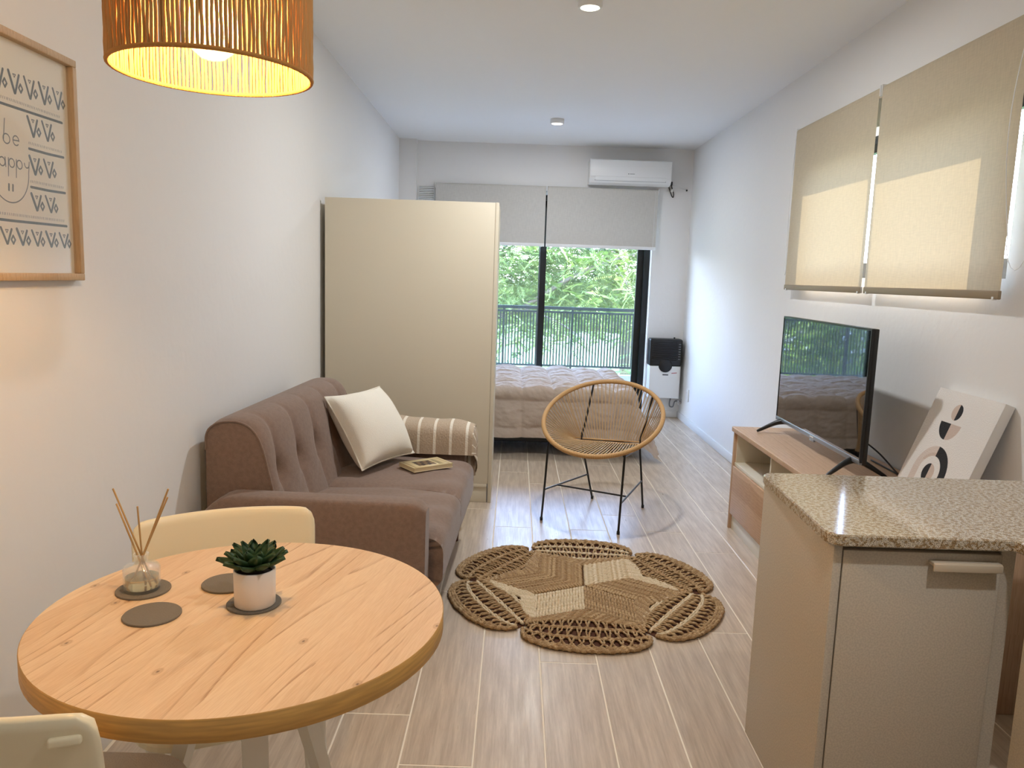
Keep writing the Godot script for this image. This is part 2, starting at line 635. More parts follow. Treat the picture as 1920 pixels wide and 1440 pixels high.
	m.albedo_texture = texture_of(64, 64, func(x: int, y: int) -> Color:
		return rgb(208, 166, 110).lerp(rgb(182, 138, 86), 0.5 + 0.5 * sin(TAU * x / 8.0)))
	m.uv1_scale = Vector3(14, 1, 1)
	m = mat("jute", Color.WHITE, 0.9)
	var ju := noise(FastNoiseLite.TYPE_SIMPLEX, 0.05, 3, 91)
	var jute_tex := texture_of(256, 64, func(x: int, y: int) -> Color:
		var n := ju.get_noise_2d(x * 3.0, y * 6.0) + 0.6 * ju.get_noise_2d(x * 0.4 + 500, y * 0.5)
		return rgb(206, 176, 132).lerp(rgb(128, 94, 58), clampf(0.5 + n * 1.2, 0, 1)))
	m.albedo_texture = jute_tex
	m.uv1_scale = Vector3(7, 1, 1)
	m = mat("jute_light", Color.WHITE, 0.9)
	m.albedo_texture = texture_of(256, 64, func(x: int, y: int) -> Color:
		var n := ju.get_noise_2d(x * 3.0, y * 6.0) + 0.6 * ju.get_noise_2d(x * 0.4 + 900, y * 0.5)
		return rgb(230, 212, 182).lerp(rgb(198, 174, 136), clampf(0.5 + n * 0.9, 0, 1)))
	m.uv1_scale = Vector3(7, 1, 1)
	m = mat("jute_backing", rgb(84, 48, 28), 0.95)
	m = mat("reed", rgb(196, 158, 104), 0.8)
	m = mat("coaster", rgb(116, 106, 92), 0.8)
	weave(m, cloth_bump, 8.0, 0.3)
	m = mat("pot", rgb(238, 228, 216), 0.4)
	m = mat("succulent", rgb(36, 66, 30), 0.55)
	m = mat("soil", rgb(60, 44, 32), 0.95)
	# printed paper
	m = mat("paper", rgb(240, 228, 204), 0.7)
	m = mat("book_pages", rgb(230, 214, 176), 0.8)
	# outside
	m = mat("bark", rgb(132, 118, 104), 0.9)
	m = mat("leaf", Color.WHITE, 0.75)
	m.metallic_specular = 0.25
	m.vertex_color_use_as_albedo = true
	m.backlight_enabled = true
	m.backlight = Color(0.42, 0.50, 0.18)
	m.cull_mode = BaseMaterial3D.CULL_DISABLED
	m = mat("lawn", rgb(84, 112, 54), 0.95)
	m = mat("concrete", rgb(206, 206, 204), 0.85)
	m = mat("facade", rgb(206, 214, 222), 0.9)
	m = mat("street_wall", rgb(118, 122, 124), 0.9)
	m = mat("dark_glass", rgb(30, 36, 42), 0.1)
	m = mat("red_print", rgb(176, 40, 40), 0.5)

# ---------------------------------------------------------------- the room
func wall_with_hole(called: String, along: String, fixed0: float, fixed1: float, a0: float, a1: float, hole: Array) -> void:
	# hole: [a_min, a_max, y_min, y_max]
	var st := begin()
	var blocks := [[a0, hole[0], 0.0, CEIL], [hole[1], a1, 0.0, CEIL], [hole[0], hole[1], hole[3], CEIL]]
	if hole[2] > 0.001: blocks.append([hole[0], hole[1], 0.0, hole[2]])
	for b in blocks:
		var ca: float = (b[0] + b[1]) / 2
		var cy: float = (b[2] + b[3]) / 2
		var f: float = (fixed0 + fixed1) / 2
		var t := absf(fixed1 - fixed0)
		if along == "z": add_box(st, Vector3(f, cy, ca), Vector3(t, b[3] - b[2], b[1] - b[0]))
		else: add_box(st, Vector3(ca, cy, f), Vector3(b[1] - b[0], b[3] - b[2], t))
	structure(called, commit(st), M.wall_paint)

func build_room() -> void:
	# slab and grout bed, then each tile
	var fl := structure("floor", box(Vector3(XR - XL + 0.5, 0.12, ZR - ZB + 0.5)), M.grout, Vector3((XL + XR) / 2, -0.0610, (ZR + ZB) / 2))
	var W := 0.20385
	var L := 1.186
	var gap := 0.0046
	var variants := []
	for k in 16:
		var st := begin()
		var w := W - gap
		var l := L - gap
		var b := 0.0012
		var u0 := (k % 4) * 0.25
		var v0 := (int(k / 4.0) % 2) * 0.5
		var fx := k >= 8
		var uv := func(x: float, z: float) -> Vector2:
			var p := Vector2(x / w + 0.5, z / l + 0.5)
			if fx: p = Vector2(1, 1) - p
			return Vector2(u0 + p.x * 0.25, v0 + p.y * 0.5)
		var hw := w / 2
		var hl := l / 2
		st.set_smooth_group(-1)
		var top := [Vector3(-hw + b, 0, -hl + b), Vector3(hw - b, 0, -hl + b), Vector3(hw - b, 0, hl - b), Vector3(-hw + b, 0, hl - b)]
		var rim := [Vector3(-hw, -b, -hl), Vector3(hw, -b, -hl), Vector3(hw, -b, hl), Vector3(-hw, -b, hl)]
		quad(st, top[0], top[1], top[2], top[3], uv.call(top[0].x, top[0].z), uv.call(top[1].x, top[1].z), uv.call(top[2].x, top[2].z), uv.call(top[3].x, top[3].z))
		for i in 4:
			var j := (i + 1) % 4
			quad(st, top[j], top[i], rim[i], rim[j], uv.call(top[j].x, top[j].z), uv.call(top[i].x, top[i].z), uv.call(rim[i].x, rim[i].z), uv.call(rim[j].x, rim[j].z))
			var d := Vector3(0, -0.006, 0)
			quad(st, rim[j], rim[i], rim[i] + d, rim[j] + d, Vector2.ONE * 0.5, Vector2.ONE * 0.5, Vector2.ONE * 0.5, Vector2.ONE * 0.5)
		variants.append(commit(st))
	var phase := [-3.143, -2.836, -2.552, -2.822, -3.1, -2.826, -2.529, -3.233, -3.134, -3.175, -2.5]
	var turn := 0.00644
	for s in range(-5, 10):
		var xs := -0.26935 + (s + 0.5) * W
		var ph: float = phase[s] if s >= 0 else [-2.2, -2.45, -2.7, -2.45, -2.2][s + 5]
		for q in range(-6, 6):
			var z := ph + (q + 0.5) * L
			var zc := z
			var x := xs + turn * (-2.0 - zc)
			if zc < ZB - 0.45 or zc > ZR + 0.4: continue
			if x > XR + 0.08 or x < XL - 0.08: continue
			var k := rng.randi() % 16
			part("tile", variants[k], M.tile, fl, Vector3(x, 0.0, zc) - fl.position, Vector3(0, -turn, 0))
	structure("ceiling", box(Vector3(XR - XL + 0.5, 0.15, ZR - ZB + 0.45)), M.ceiling_paint, Vector3((XL + XR) / 2, CEIL + 0.075, (ZR + ZB) / 2))
	structure("wall_left", box(Vector3(0.2, CEIL, ZR - ZB + 0.4)), M.wall_paint, Vector3(XL - 0.1, CEIL / 2, (ZR + ZB) / 2))
	structure("wall_rear", box(Vector3(XR - XL + 0.5, CEIL, 0.2)), M.wall_paint, Vector3((XL + XR) / 2, CEIL / 2, ZR + 0.1))
	wall_with_hole("wall_right", "z", XR, XR + 0.22, ZB - 0.2, ZR + 0.2, [-4.57, -2.690, 1.39, 2.10])
	wall_with_hole("wall_back", "x", ZB - 0.2, ZB, XL - 0.2, XR + 0.22, [-0.735, 1.352, 0.0, 2.14])
	structure("trim_1", box(Vector3(0.163, CEIL, 0.09)), M.wall_paint, Vector3(XL + 0.0815, CEIL / 2, ZB + 0.045))
	var skirt := func(called: String, a: Vector3, b: Vector3, out: Vector3) -> void:
		var len := a.distance_to(b)
		var o := structure(called, rbox(Vector3(len, 0.068, 0.012), 0.003), M.skirting, (a + b) / 2 + out * 0.006 + Vector3(0, 0.034, 0))
		o.rotation.y = atan2(-(b - a).z, (b - a).x)
	skirt.call("baseboard_right", Vector3(XR, 0, ZB), Vector3(XR, 0, -2.0), Vector3(-1, 0, 0))
	skirt.call("baseboard_left", Vector3(XL, 0, ZB + 0.09), Vector3(XL, 0, ZR), Vector3(1, 0, 0))
	skirt.call("baseboard_back", Vector3(1.356, 0, ZB), Vector3(XR - 0.014, 0, ZB), Vector3(0, 0, 1))

func build_openings() -> void:
	# sliding balcony door: black outer frame, two leaves with glass
	var d := Node3D.new()
	d.name = "door_1"
	add_child(d)
	meta(d, "black framed sliding glass balcony door with two leaves", "", "", "structure")
	var z := ZB - 0.14
	var fr := begin()
	add_box(fr, Vector3(-0.71, 1.07, z), Vector3(0.05, 2.14, 0.11))
	add_box(fr, Vector3(1.327, 1.07, z), Vector3(0.05, 2.14, 0.11))
	add_box(fr, Vector3(0.3085, 2.115, z), Vector3(2.0, 0.05, 0.11))
	add_box(fr, Vector3(0.3085, 0.02, z), Vector3(2.0, 0.04, 0.11))
	part("door_frame", commit(fr), M.black_frame, d)
	for leaf in [[-0.683, 0.332, z + 0.026], [0.262, 1.300, z - 0.026]]:
		var x0: float = leaf[0]
		var x1: float = leaf[1]
		var zz: float = leaf[2]
		var st := begin()
		add_box(st, Vector3(x0 + 0.03, 1.07, zz), Vector3(0.06, 2.03, 0.04))
		add_box(st, Vector3(x1 - 0.03, 1.07, zz), Vector3(0.06, 2.03, 0.04))
		add_box(st, Vector3((x0 + x1) / 2, 2.055, zz), Vector3(x1 - x0, 0.06, 0.04))
		add_box(st, Vector3((x0 + x1) / 2, 0.085, zz), Vector3(x1 - x0, 0.08, 0.04))
		var lf := part("sliding_leaf", commit(st), M.black_frame, d)
		part("pane", box(Vector3(x1 - x0 - 0.11, 1.92, 0.006)), M.pane, lf, Vector3((x0 + x1) / 2, 1.075, zz))
	# window over the television: black frame, two sashes
	var w := Node3D.new()
	w.name = "window_1"
	add_child(w)
	meta(w, "wide black framed window behind the beige roller blinds", "", "", "structure")
	var x := XR + 0.14
	var wf := begin()
	add_box(wf, Vector3(x, 1.745, -4.55), Vector3(0.08, 0.71, 0.04))
	add_box(wf, Vector3(x, 1.745, -2.703), Vector3(0.08, 0.71, 0.026))
	add_box(wf, Vector3(x, 2.08, -3.601), Vector3(0.08, 0.04, 1.84))
	add_box(wf, Vector3(x, 1.41, -3.601), Vector3(0.08, 0.04, 1.84))
	part("window_frame", commit(wf), M.black_frame, w)
	for sash in [[-4.53, -3.57, x - 0.02], [-3.645, -2.716, x + 0.02]]:
		var z0: float = sash[0]
		var z1: float = sash[1]
		var st := begin()
		add_box(st, Vector3(sash[2], 1.745, z0 + 0.025), Vector3(0.03, 0.63, 0.04))
		add_box(st, Vector3(sash[2], 1.745, z1 - 0.025), Vector3(0.03, 0.63, 0.04))
		add_box(st, Vector3(sash[2], 2.04, (z0 + z1) / 2), Vector3(0.03, 0.04, z1 - z0))
		add_box(st, Vector3(sash[2], 1.45, (z0 + z1) / 2), Vector3(0.03, 0.04, z1 - z0))
		var sh := part("sash", commit(st), M.black_frame, w)
		part("pane", box(Vector3(0.006, 0.58, z1 - z0 - 0.09)), M.pane, sh, Vector3(sash[2], 1.735, (z0 + z1) / 2))

# roller blind; local x runs along the width, local z points into the room
func blind(label: String, at: Vector3, turn: float, w: float, drop: float, cloth: Material, bar: Material, chain_side: int, chain_drop: float, bead_loop := 0.03, inset := -0.004) -> void:
	var t := thing("roller_blind", label, "blind", at, turn)
	var roll := tube([Vector3(-w / 2, 0, 0), Vector3(w / 2, 0, 0)], 0.022, 14)
	part("roller", roll, cloth, t)
	var sheet := begin()
	sheet.set_smooth_group(0)
	quad(sheet, Vector3(-w / 2, -drop, 0.021), Vector3(-w / 2, 0, 0.021), Vector3(w / 2, 0, 0.021), Vector3(w / 2, -drop, 0.021))
	part("fabric", commit(sheet), cloth, t)
	part("bottom_bar", rbox(Vector3(w, 0.03, 0.012), 0.003), bar, t, Vector3(0, -drop, 0.0205))
	for s in [-1, 1]:
		part("bracket", rbox(Vector3(0.006, 0.05, 0.055), 0.002), M.white_plastic, t, Vector3(s * (w / 2 + 0.005), 0.0, -0.004))
		part("end_cap", rbox(Vector3(0.012, 0.012, 0.014), 0.002), M.white_plastic, t, Vector3(s * (w / 2 - 0.03), -drop - 0.012, 0.0205))
	if chain_side != 0:
		var cx := chain_side * (w / 2 - inset)
		var pts := []
		for i in 25:
			var a := float(i) / 24
			pts.append(Vector3(cx, -chain_drop * a, 0.022 + bead_loop * 0.3 * sin(a * PI)))
		for i in range(1, 9):
			var b := PI * i / 8.0
			pts.append(Vector3(cx + chain_side * bead_loop * (1 - cos(b)) / 2, -chain_drop - bead_loop * sin(b), 0.022))
		for i in 25:
			var a := 1.0 - float(i) / 24
			pts.append(Vector3(cx + chain_side * bead_loop * a, -chain_drop * a, 0.022))
		part("bead_chain", tube(pts, 0.0016, 5), M.white_plastic, t)

func build_blinds() -> void:
	blind("grey roller blind half drawn over the balcony door, next to the vent", Vector3(-0.228, 2.19, ZB + 0.035), 0, 1.055, 0.535, M.blackout_cloth, M.blind_bar_white, 0, 0)
	blind("grey roller blind half drawn over the balcony door, under the air conditioner", Vector3(0.845, 2.19, ZB + 0.035), 0, 1.06, 0.535, M.blackout_cloth, M.blind_bar_white, 1, 1.80, 0.006, 0.028)
	blind("beige roller blind pulled down over the window above the television", Vector3(XR - 0.035, 2.235, -4.182), -PI / 2, 1.03, 0.902, M.blind_cloth, M.blind_bar, -1, 0.80, 0.03)
	blind("beige roller blind pulled down over the window above the canvas print", Vector3(XR - 0.035, 2.235, -3.130), -PI / 2, 1.015, 0.902, M.blind_cloth, M.blind_bar, 1, 0.70, 0.12)

func downlight(label: String, at: Vector3, energy: float) -> void:
	var t := thing("ceiling_downlight", label, "ceiling light", at)
	part("housing", lathe([Vector2(0.044, -0.035), Vector2(0.052, -0.035), Vector2(0.056, -0.031), Vector2(0.056, 0.0), Vector2(0, 0)], 32), M.white_plastic, t)
	part("lamp_disc", disc(0.044, 0.006, 0.001, 32), M.lamp_glow, t, Vector3(0, -0.034, 0))
	var l := AreaLight3D.new()
	l.name = "downlight_light"
	l.area_size = Vector2(0.085, 0.085)
	l.area_range = 14.0
	l.light_energy = energy
	l.light_color = Color(0.97, 0.985, 1.0)
	l.shadow_enabled = true
	t.add_child(l)
	l.position = Vector3(0, -0.038, 0)
	l.rotation.x = -PI / 2

# ---------------------------------------------------------------- furniture
func build_wardrobe() -> void:
	var t := thing("wardrobe", "tall cream board wardrobe standing crosswise behind the sofa", "wardrobe", Vector3(-0.5785, 0, -4.455))
	# local: x centred on its width of 0.98, z = 0 at the front panel, depth away from the sofa
	part("side_panel", rbox(Vector3(0.020, 1.754, 0.52), 0.0015), M.wardrobe_board, t, Vector3(0.4835, 0.877, -0.26))
	part("side_panel", rbox(Vector3(0.020, 1.735, 0.50), 0.0015), M.wardrobe_board, t, Vector3(-0.4835, 0.8675, -0.27))
	part("top_panel", rbox(Vector3(0.945, 0.020, 0.50), 0.0015), M.wardrobe_board, t, Vector3(0, 1.742, -0.27))
	part("front_panel", rbox(Vector3(0.966, 1.637, 0.016), 0.001), M.wardrobe_board, t, Vector3(-0.0105, 0.9345, -0.0095))
	part("bottom_rail", rbox(Vector3(0.935, 0.022, 0.50), 0.001), M.wardrobe_board, t, Vector3(0, 0.105, -0.252))
	part("plinth", rbox(Vector3(0.935, 0.092, 0.016), 0.001), M.wardrobe_board, t, Vector3(0, 0.047, -0.018))
	part("rear_panel", rbox(Vector3(0.935, 1.60, 0.016), 0.001), M.wardrobe_board, t, Vector3(0, 0.919, -0.51))

func build_sofa() -> void:
	var t := thing("sofa", "brown taupe two seater sofa with buttoned back along the left wall", "sofa", Vector3(-0.626, 0, -3.235), -0.045)
	var L := 1.42
	# base
	part("base", rbox(Vector3(0.72, 0.16, L - 0.10), 0.02, 2), M.sofa_cloth, t, Vector3(0.0, 0.185, 0))
	for p in [[0.355, 0.58], [0.355, -0.56], [-0.33, 0.58], [-0.33, -0.58]]:
		part("leg", lathe([Vector2(0, 0), Vector2(0.016, 0), Vector2(0.022, 0.115), Vector2(0, 0.115)], 14), M.sofa_leg, t, Vector3(p[0], 0, p[1]))
	# seat cushions: crowned slabs with a full rounded front
	for s in [-1, 1]:
		var f := func(u: float, v: float) -> Vector3:
			# u round the section, v along the length
			var n := 2.0 * v - 1.0
			var endr := 1.0 - pow(absf(n), 14.0) * 0.10
			var a := u * TAU
			var cx := signf(cos(a)) * pow(absf(cos(a)), 0.28)
			var cy := signf(sin(a)) * pow(absf(sin(a)), 0.42)
			var crown := 0.014 * (1.0 - n * n) * (0.6 + 0.4 * cos(cx * 1.5))
			var y := 0.315 + 0.112 * cy * endr + (crown if cy > 0 else 0.0)
			var z: float = s * 0.289 + n * 0.287
			var w := 0.004 * sin(z * 31.0 + cx * 5.0) * (1.0 if cy > 0.3 else 0.3)
			return Vector3(0.105 + 0.335 * cx * (0.985 + 0.015 * endr), y + w, z)
		var st := begin()
		add_grid(st, 64, 26, f)
		var rim0 := []
		var rim1 := []
		for i in 48:
			rim0.append(f.call(i / 48.0, 0.0))
			rim1.append(f.call(i / 48.0, 1.0))
		for e in [[rim0, true], [rim1, false]]:
			var c := Vector3.ZERO
			for q in e[0]: c += q / 48.0
			for i in 48:
				var a: Vector3 = e[0][i]
				var b: Vector3 = e[0][(i + 1) % 48]
				if e[1]: vert(st, c); vert(st, b); vert(st, a)
				else: vert(st, c); vert(st, a); vert(st, b)
		part("seat_cushion", commit(st), M.sofa_cloth, t)
	# backrest: lofted section with a row of buttons pulling the cloth in
	var prof := [Vector2(-0.41, 0.20), Vector2(-0.412, 0.45), Vector2(-0.412, 0.70), Vector2(-0.408, 0.765), Vector2(-0.39, 0.795), Vector2(-0.355, 0.812), Vector2(-0.30, 0.815), Vector2(-0.255, 0.80), Vector2(-0.225, 0.765), Vector2(-0.205, 0.70), Vector2(-0.185, 0.60), Vector2(-0.160, 0.50), Vector2(-0.135, 0.42), Vector2(-0.125, 0.36), Vector2(-0.135, 0.25), Vector2(-0.16, 0.20)]
	var curve2 := []
	for p in prof: curve2.append(Vector3(p.x, p.y, 0))
	var sec := curve(curve2, 5)
	var hl := 0.585
	var buttons := [-0.46, -0.23, 0.0, 0.23, 0.46]
	var fb := func(u: float, v: float) -> Vector3:
		var k: int = mini(int(round(u * (sec.size() - 1))), sec.size() - 1)
		var p: Vector3 = sec[k]
		var z := (v * 2.0 - 1.0) * hl
		var front := smoothstep(-0.36, -0.22, p.x) * smoothstep(0.22, 0.34, p.y)
		var d := 0.0
		for b in buttons:
			var dz: float = z - b
			var crease := exp(-pow(dz / 0.020, 2.0)) * 0.012 * (0.35 + 0.65 * exp(-pow((p.y - 0.60) / 0.13, 2.0)))
			var dimple := exp(-(dz * dz + pow(p.y - 0.605, 2.0)) / 0.0016) * 0.026
			var side := exp(-pow((p.y - 0.605 + absf(dz) * 0.9) / 0.022, 2.0)) * exp(-absf(dz) / 0.07) * 0.008
			d -= crease + dimple + side
		d += 0.016 * absf(sin(z / 0.23 * PI)) * exp(-pow((p.y - 0.58) / 0.22, 2.0))
		var end := pow(absf(v * 2.0 - 1.0), 30.0) * 0.012
		return Vector3(p.x + d * front - end * front, p.y - end * smoothstep(0.7, 0.8, p.y) + 0.35 * d * front * smoothstep(0.74, 0.80, p.y), z)
	var sb := begin()
	add_grid(sb, sec.size() - 1, 150, fb)
	for e in [0.0, 1.0]:
		var ring := []
		for i in sec.size(): ring.append(fb.call(float(i) / (sec.size() - 1), e))
		var c := Vector3(-0.29, 0.5, (e * 2 - 1) * hl)
		sb.set_smooth_group(-1)
		for i in ring.size():
			var a: Vector3 = ring[i]
			var b: Vector3 = ring[(i + 1) % ring.size()]
			if e > 0.5: vert(sb, c); vert(sb, a); vert(sb, b)
			else: vert(sb, c); vert(sb, b); vert(sb, a)
	var back := part("backrest", commit(sb), M.sofa_cloth, t)
	for b in buttons:
		part("button", lathe([Vector2(0, -0.004), Vector2(0.009, -0.003), Vector2(0.012, 0.002), Vector2(0.008, 0.006), Vector2(0, 0.007)], 14), M.sofa_cloth, back, fb.call(0.645, (b / hl + 1) / 2) + Vector3(0.002, 0, 0), Vector3(0, 0, -PI / 2 + 0.2))
	for e in [0.0, 1.0]:
		var pts := []
		for i in range(10, sec.size() - 8): pts.append(fb.call(float(i) / (sec.size() - 1), e) + Vector3(0, 0, (e * 2 - 1) * 0.001))
		part("piping", tube(pts, 0.004, 6), M.sofa_cloth, back)
	# arms: rounded pads the full depth of the sofa
	for s in [-1, 1]:
		var fa := func(u: float, v: float) -> Vector3:
			var a := u * TAU
			var cz := signf(cos(a)) * pow(absf(cos(a)), 0.30)
			var cy := signf(sin(a)) * pow(absf(sin(a)), 0.45 if sin(a) > 0 else 0.2)
			var x := -0.40 + 0.79 * v
			var back_drop := pow(clampf((0.16 - v) / 0.16, 0, 1), 2.0) * 0.085
			var fr := pow(clampf((v - 0.90) / 0.10, 0, 1), 4.0)
			return Vector3(x, 0.335 + 0.232 * cy - (back_drop if cy > 0 else 0.0) * cy - 0.030 * fr * cy, s * 0.642 + 0.066 * cz * (1.0 - 0.35 * fr))
		var st := begin()
		add_grid(st, 48, 30, fa, true)
		for e in [0.0, 1.0]:
			var c: Vector3 = (fa.call(0.0, e) + fa.call(0.5, e)) / 2
			st.set_smooth_group(1)
			for i in 48:
				var p: Vector3 = fa.call(i / 48.0, e)
				var q: Vector3 = fa.call((i + 1) / 48.0, e)
				if e < 0.5: vert(st, c); vert(st, p); vert(st, q)
				else: vert(st, c); vert(st, q); vert(st, p)
		part("armrest", commit(st), M.sofa_cloth, t)

# a stuffed square cushion, local z is its thickness
func pillow_mesh(w: float, h: float, th: float) -> ArrayMesh:
	var st := begin()
	for sg in [-1.0, 1.0]:
		var f := func(u: float, v: float) -> Vector3:
			var a := u * 2 - 1
			var b := v * 2 - 1
			var k := pow(maxf(0.0, (1 - a * a) * (1 - b * b)), 0.42)
			var pinch := 1.0 - 0.07 * (1 - b * b) * a * a
			var pinch2 := 1.0 - 0.07 * (1 - a * a) * b * b
			var wr := 0.004 * sin(a * 9.0 + b * 4.0) * (1 - k) + 0.005 * sin(7.0 * b - 3.0 * a) * k * (1 - k)
			return Vector3(a * w / 2 * pinch, b * h / 2 * pinch2, sg * (th / 2 * k + wr * 0.8))
		add_grid(st, 36, 36, f, sg > 0)
	return commit(st)

func build_sofa_things() -> void:
	# cushion leaning on the back at the far end of the sofa
	var c := thing("cushion", "cream square throw cushion leaning on the brown sofa back", "cushion")
	var bl := Vector3(-0.650, 0.455, -3.40)
	var br := Vector3(-0.485, 0.465, -3.73)
	var tl := Vector3(-0.850, 0.742, -3.44)
	var tr := Vector3(-0.690, 0.738, -3.74)
	var mid := (bl + br + tl + tr) / 4
	var ex := ((br - bl) + (tr - tl)).normalized()
	var ey := ((tl - bl) + (tr - br)).normalized()
	var ez := ex.cross(ey).normalized()
	ey = ez.cross(ex).normalized()
	c.transform = Transform3D(Basis(ex, ey, ez), mid + ez * 0.040)
	part("cover", pillow_mesh(0.400, 0.370, 0.20), M.cushion_cloth, c)
	var rim := []
	for i in 96:
		var a := TAU * i / 96
		var x := clampf(1.42 * cos(a), -1, 1)
		var y := clampf(1.42 * sin(a), -1, 1)
		rim.append(Vector3(x * 0.2025 * (1 - 0.07 * (1 - y * y) * x * x), y * 0.1875 * (1 - 0.07 * (1 - x * x) * y * y), 0))
	part("piping", tube(rim, 0.0035, 6, true), M.cushion_cloth, c)
	# throw folded over the far arm
	var th := thing("throw_blanket", "striped beige and white throw draped over the sofa arm beside the wardrobe", "blanket", Vector3(-0.626, 0, -3.235), -0.045)
	var path := []
	for p in [Vector2(-0.727, 0.300), Vector2(-0.729, 0.480), Vector2(-0.717, 0.580), Vector2(-0.682, 0.604), Vector2(-0.642, 0.606), Vector2(-0.597, 0.600), Vector2(-0.564, 0.575), Vector2(-0.553, 0.520), Vector2(-0.549, 0.480), Vector2(-0.546, 0.450)]: path.append(Vector3(0, p.y, p.x))
	path = curve(path, 4)
	var n := path.size()
	var ff := func(u: float, v: float, side: float) -> Vector3:
		var k: int = mini(int(round(v * (n - 1))), n - 1)
		var p: Vector3 = path[k]
		var a: Vector3 = path[maxi(k - 1, 0)]
		var b: Vector3 = path[mini(k + 1, n - 1)]
		var nrm := Vector3.RIGHT.cross(b - a).normalized() * -1.0
		var x := -0.10 + 0.53 * u
		var fold := 0.005 * sin(x * 19.0 + v * 4.0) + 0.004 * sin(x * 43.0)
		var over := pow(clampf((u - 0.86) / 0.14, 0, 1), 2.0)
		return Vector3(x, p.y - (0.016 * u * u + over * 0.012) * smoothstep(0.47, 0.57, p.y), p.z) + nrm * (fold * 0.5 + side * 0.006 + 0.004)
	var st := begin()
	add_grid(st, 60, n - 1, func(u: float, v: float) -> Vector3: return ff.call(u, v, 1.0))
	add_grid(st, 60, n - 1, func(u: float, v: float) -> Vector3: return ff.call(u, v, -1.0), true, 1)
	# hems
	add_grid(st, n - 1, 4, func(u: float, v: float) -> Vector3: return ff.call(1.0, u, 1.0 - 2.0 * v) + Vector3(0.006 * sin(v * PI), 0, 0), false, 2)
	add_grid(st, n - 1, 4, func(u: float, v: float) -> Vector3: return ff.call(0.0, u, 1.0 - 2.0 * v) - Vector3(0.006 * sin(v * PI), 0, 0), true, 2)
	add_grid(st, 60, 2, func(u: float, v: float) -> Vector3: return ff.call(u, 1.0, 1.0 - 2.0 * v), false, 3)
	# the end tucked in over the front of the arm
	add_grid(st, n - 1, 6, func(u: float, v: float) -> Vector3: return ff.call(1.0, u, 1.0).lerp(Vector3(0.425, 0.44, -0.640), v) + Vector3(0.020 * sin(v * PI), 0, 0), true, 4)
	part("cloth", commit(st), M.throw_cloth, th)
	# paperback on the seat
	var b := thing("book", "small paperback with a dark picture on its yellow cover, on the sofa seat", "book", Vector3(-0.374, 0.447, -3.52), 0.655)
	part("pages", box(Vector3(0.205, 0.016, 0.138)), M.book_pages, b, Vector3(0, 0.010, 0))
	part("cover", rbox(Vector3(0.21, 0.002, 0.142), 0.0008), M.book_pages, b, Vector3(0, 0.001, 0))
	var cover := mat("book_cover", Color.WHITE, 0.5)
	cover.albedo_texture = texture_of(256, 176, func(x: int, y: int) -> Color:
		var px := x / 256.0
		var py := y / 176.0
		var c0 := rgb(228, 208, 160)
		if px > 0.06 and px < 0.94 and py > 0.06 and py < 0.94 and not (px > 0.09 and px < 0.91 and py > 0.09 and py < 0.91): return rgb(190, 160, 110)
		if px > 0.22 and px < 0.66 and py > 0.24 and py < 0.80:
			var s := sin(px * 40.0 + py * 9.0) + sin(py * 31.0)
			return rgb(70, 52, 40) if s > -0.5 else rgb(150, 120, 84)
		if px > 0.70 and px < 0.86 and py > 0.2 and py < 0.85:
			return rgb(60, 50, 44) if sin(py * 90.0) > 0.2 and px < 0.80 else rgb(212, 190, 140)
		return c0)
	var ct := begin()
	quad(ct, Vector3(-0.105, 0.0195, 0.071), Vector3(-0.105, 0.0195, -0.071), Vector3(0.105, 0.0195, -0.071), Vector3(0.105, 0.0195, 0.071), Vector2(0, 1), Vector2(0, 0), Vector2(1, 0), Vector2(1, 1))
	quad(ct, Vector3(-0.105, 0.018, 0.071), Vector3(0.105, 0.018, 0.071), Vector3(0.105, 0.018, -0.071), Vector3(-0.105, 0.018, -0.071))
	for e in [[-0.105, 0.071, 0.105, 0.071], [0.105, 0.071, 0.105, -0.071], [0.105, -0.071, -0.105, -0.071], [-0.105, -0.071, -0.105, 0.071]]:
		quad(ct, Vector3(e[0], 0.018, e[1]), Vector3(e[0], 0.0195, e[1]), Vector3(e[2], 0.0195, e[3]), Vector3(e[2], 0.018, e[3]), Vector2.ZERO, Vector2.ZERO, Vector2.ZERO, Vector2.ZERO)
	part("front_cover", commit(ct), cover, b)

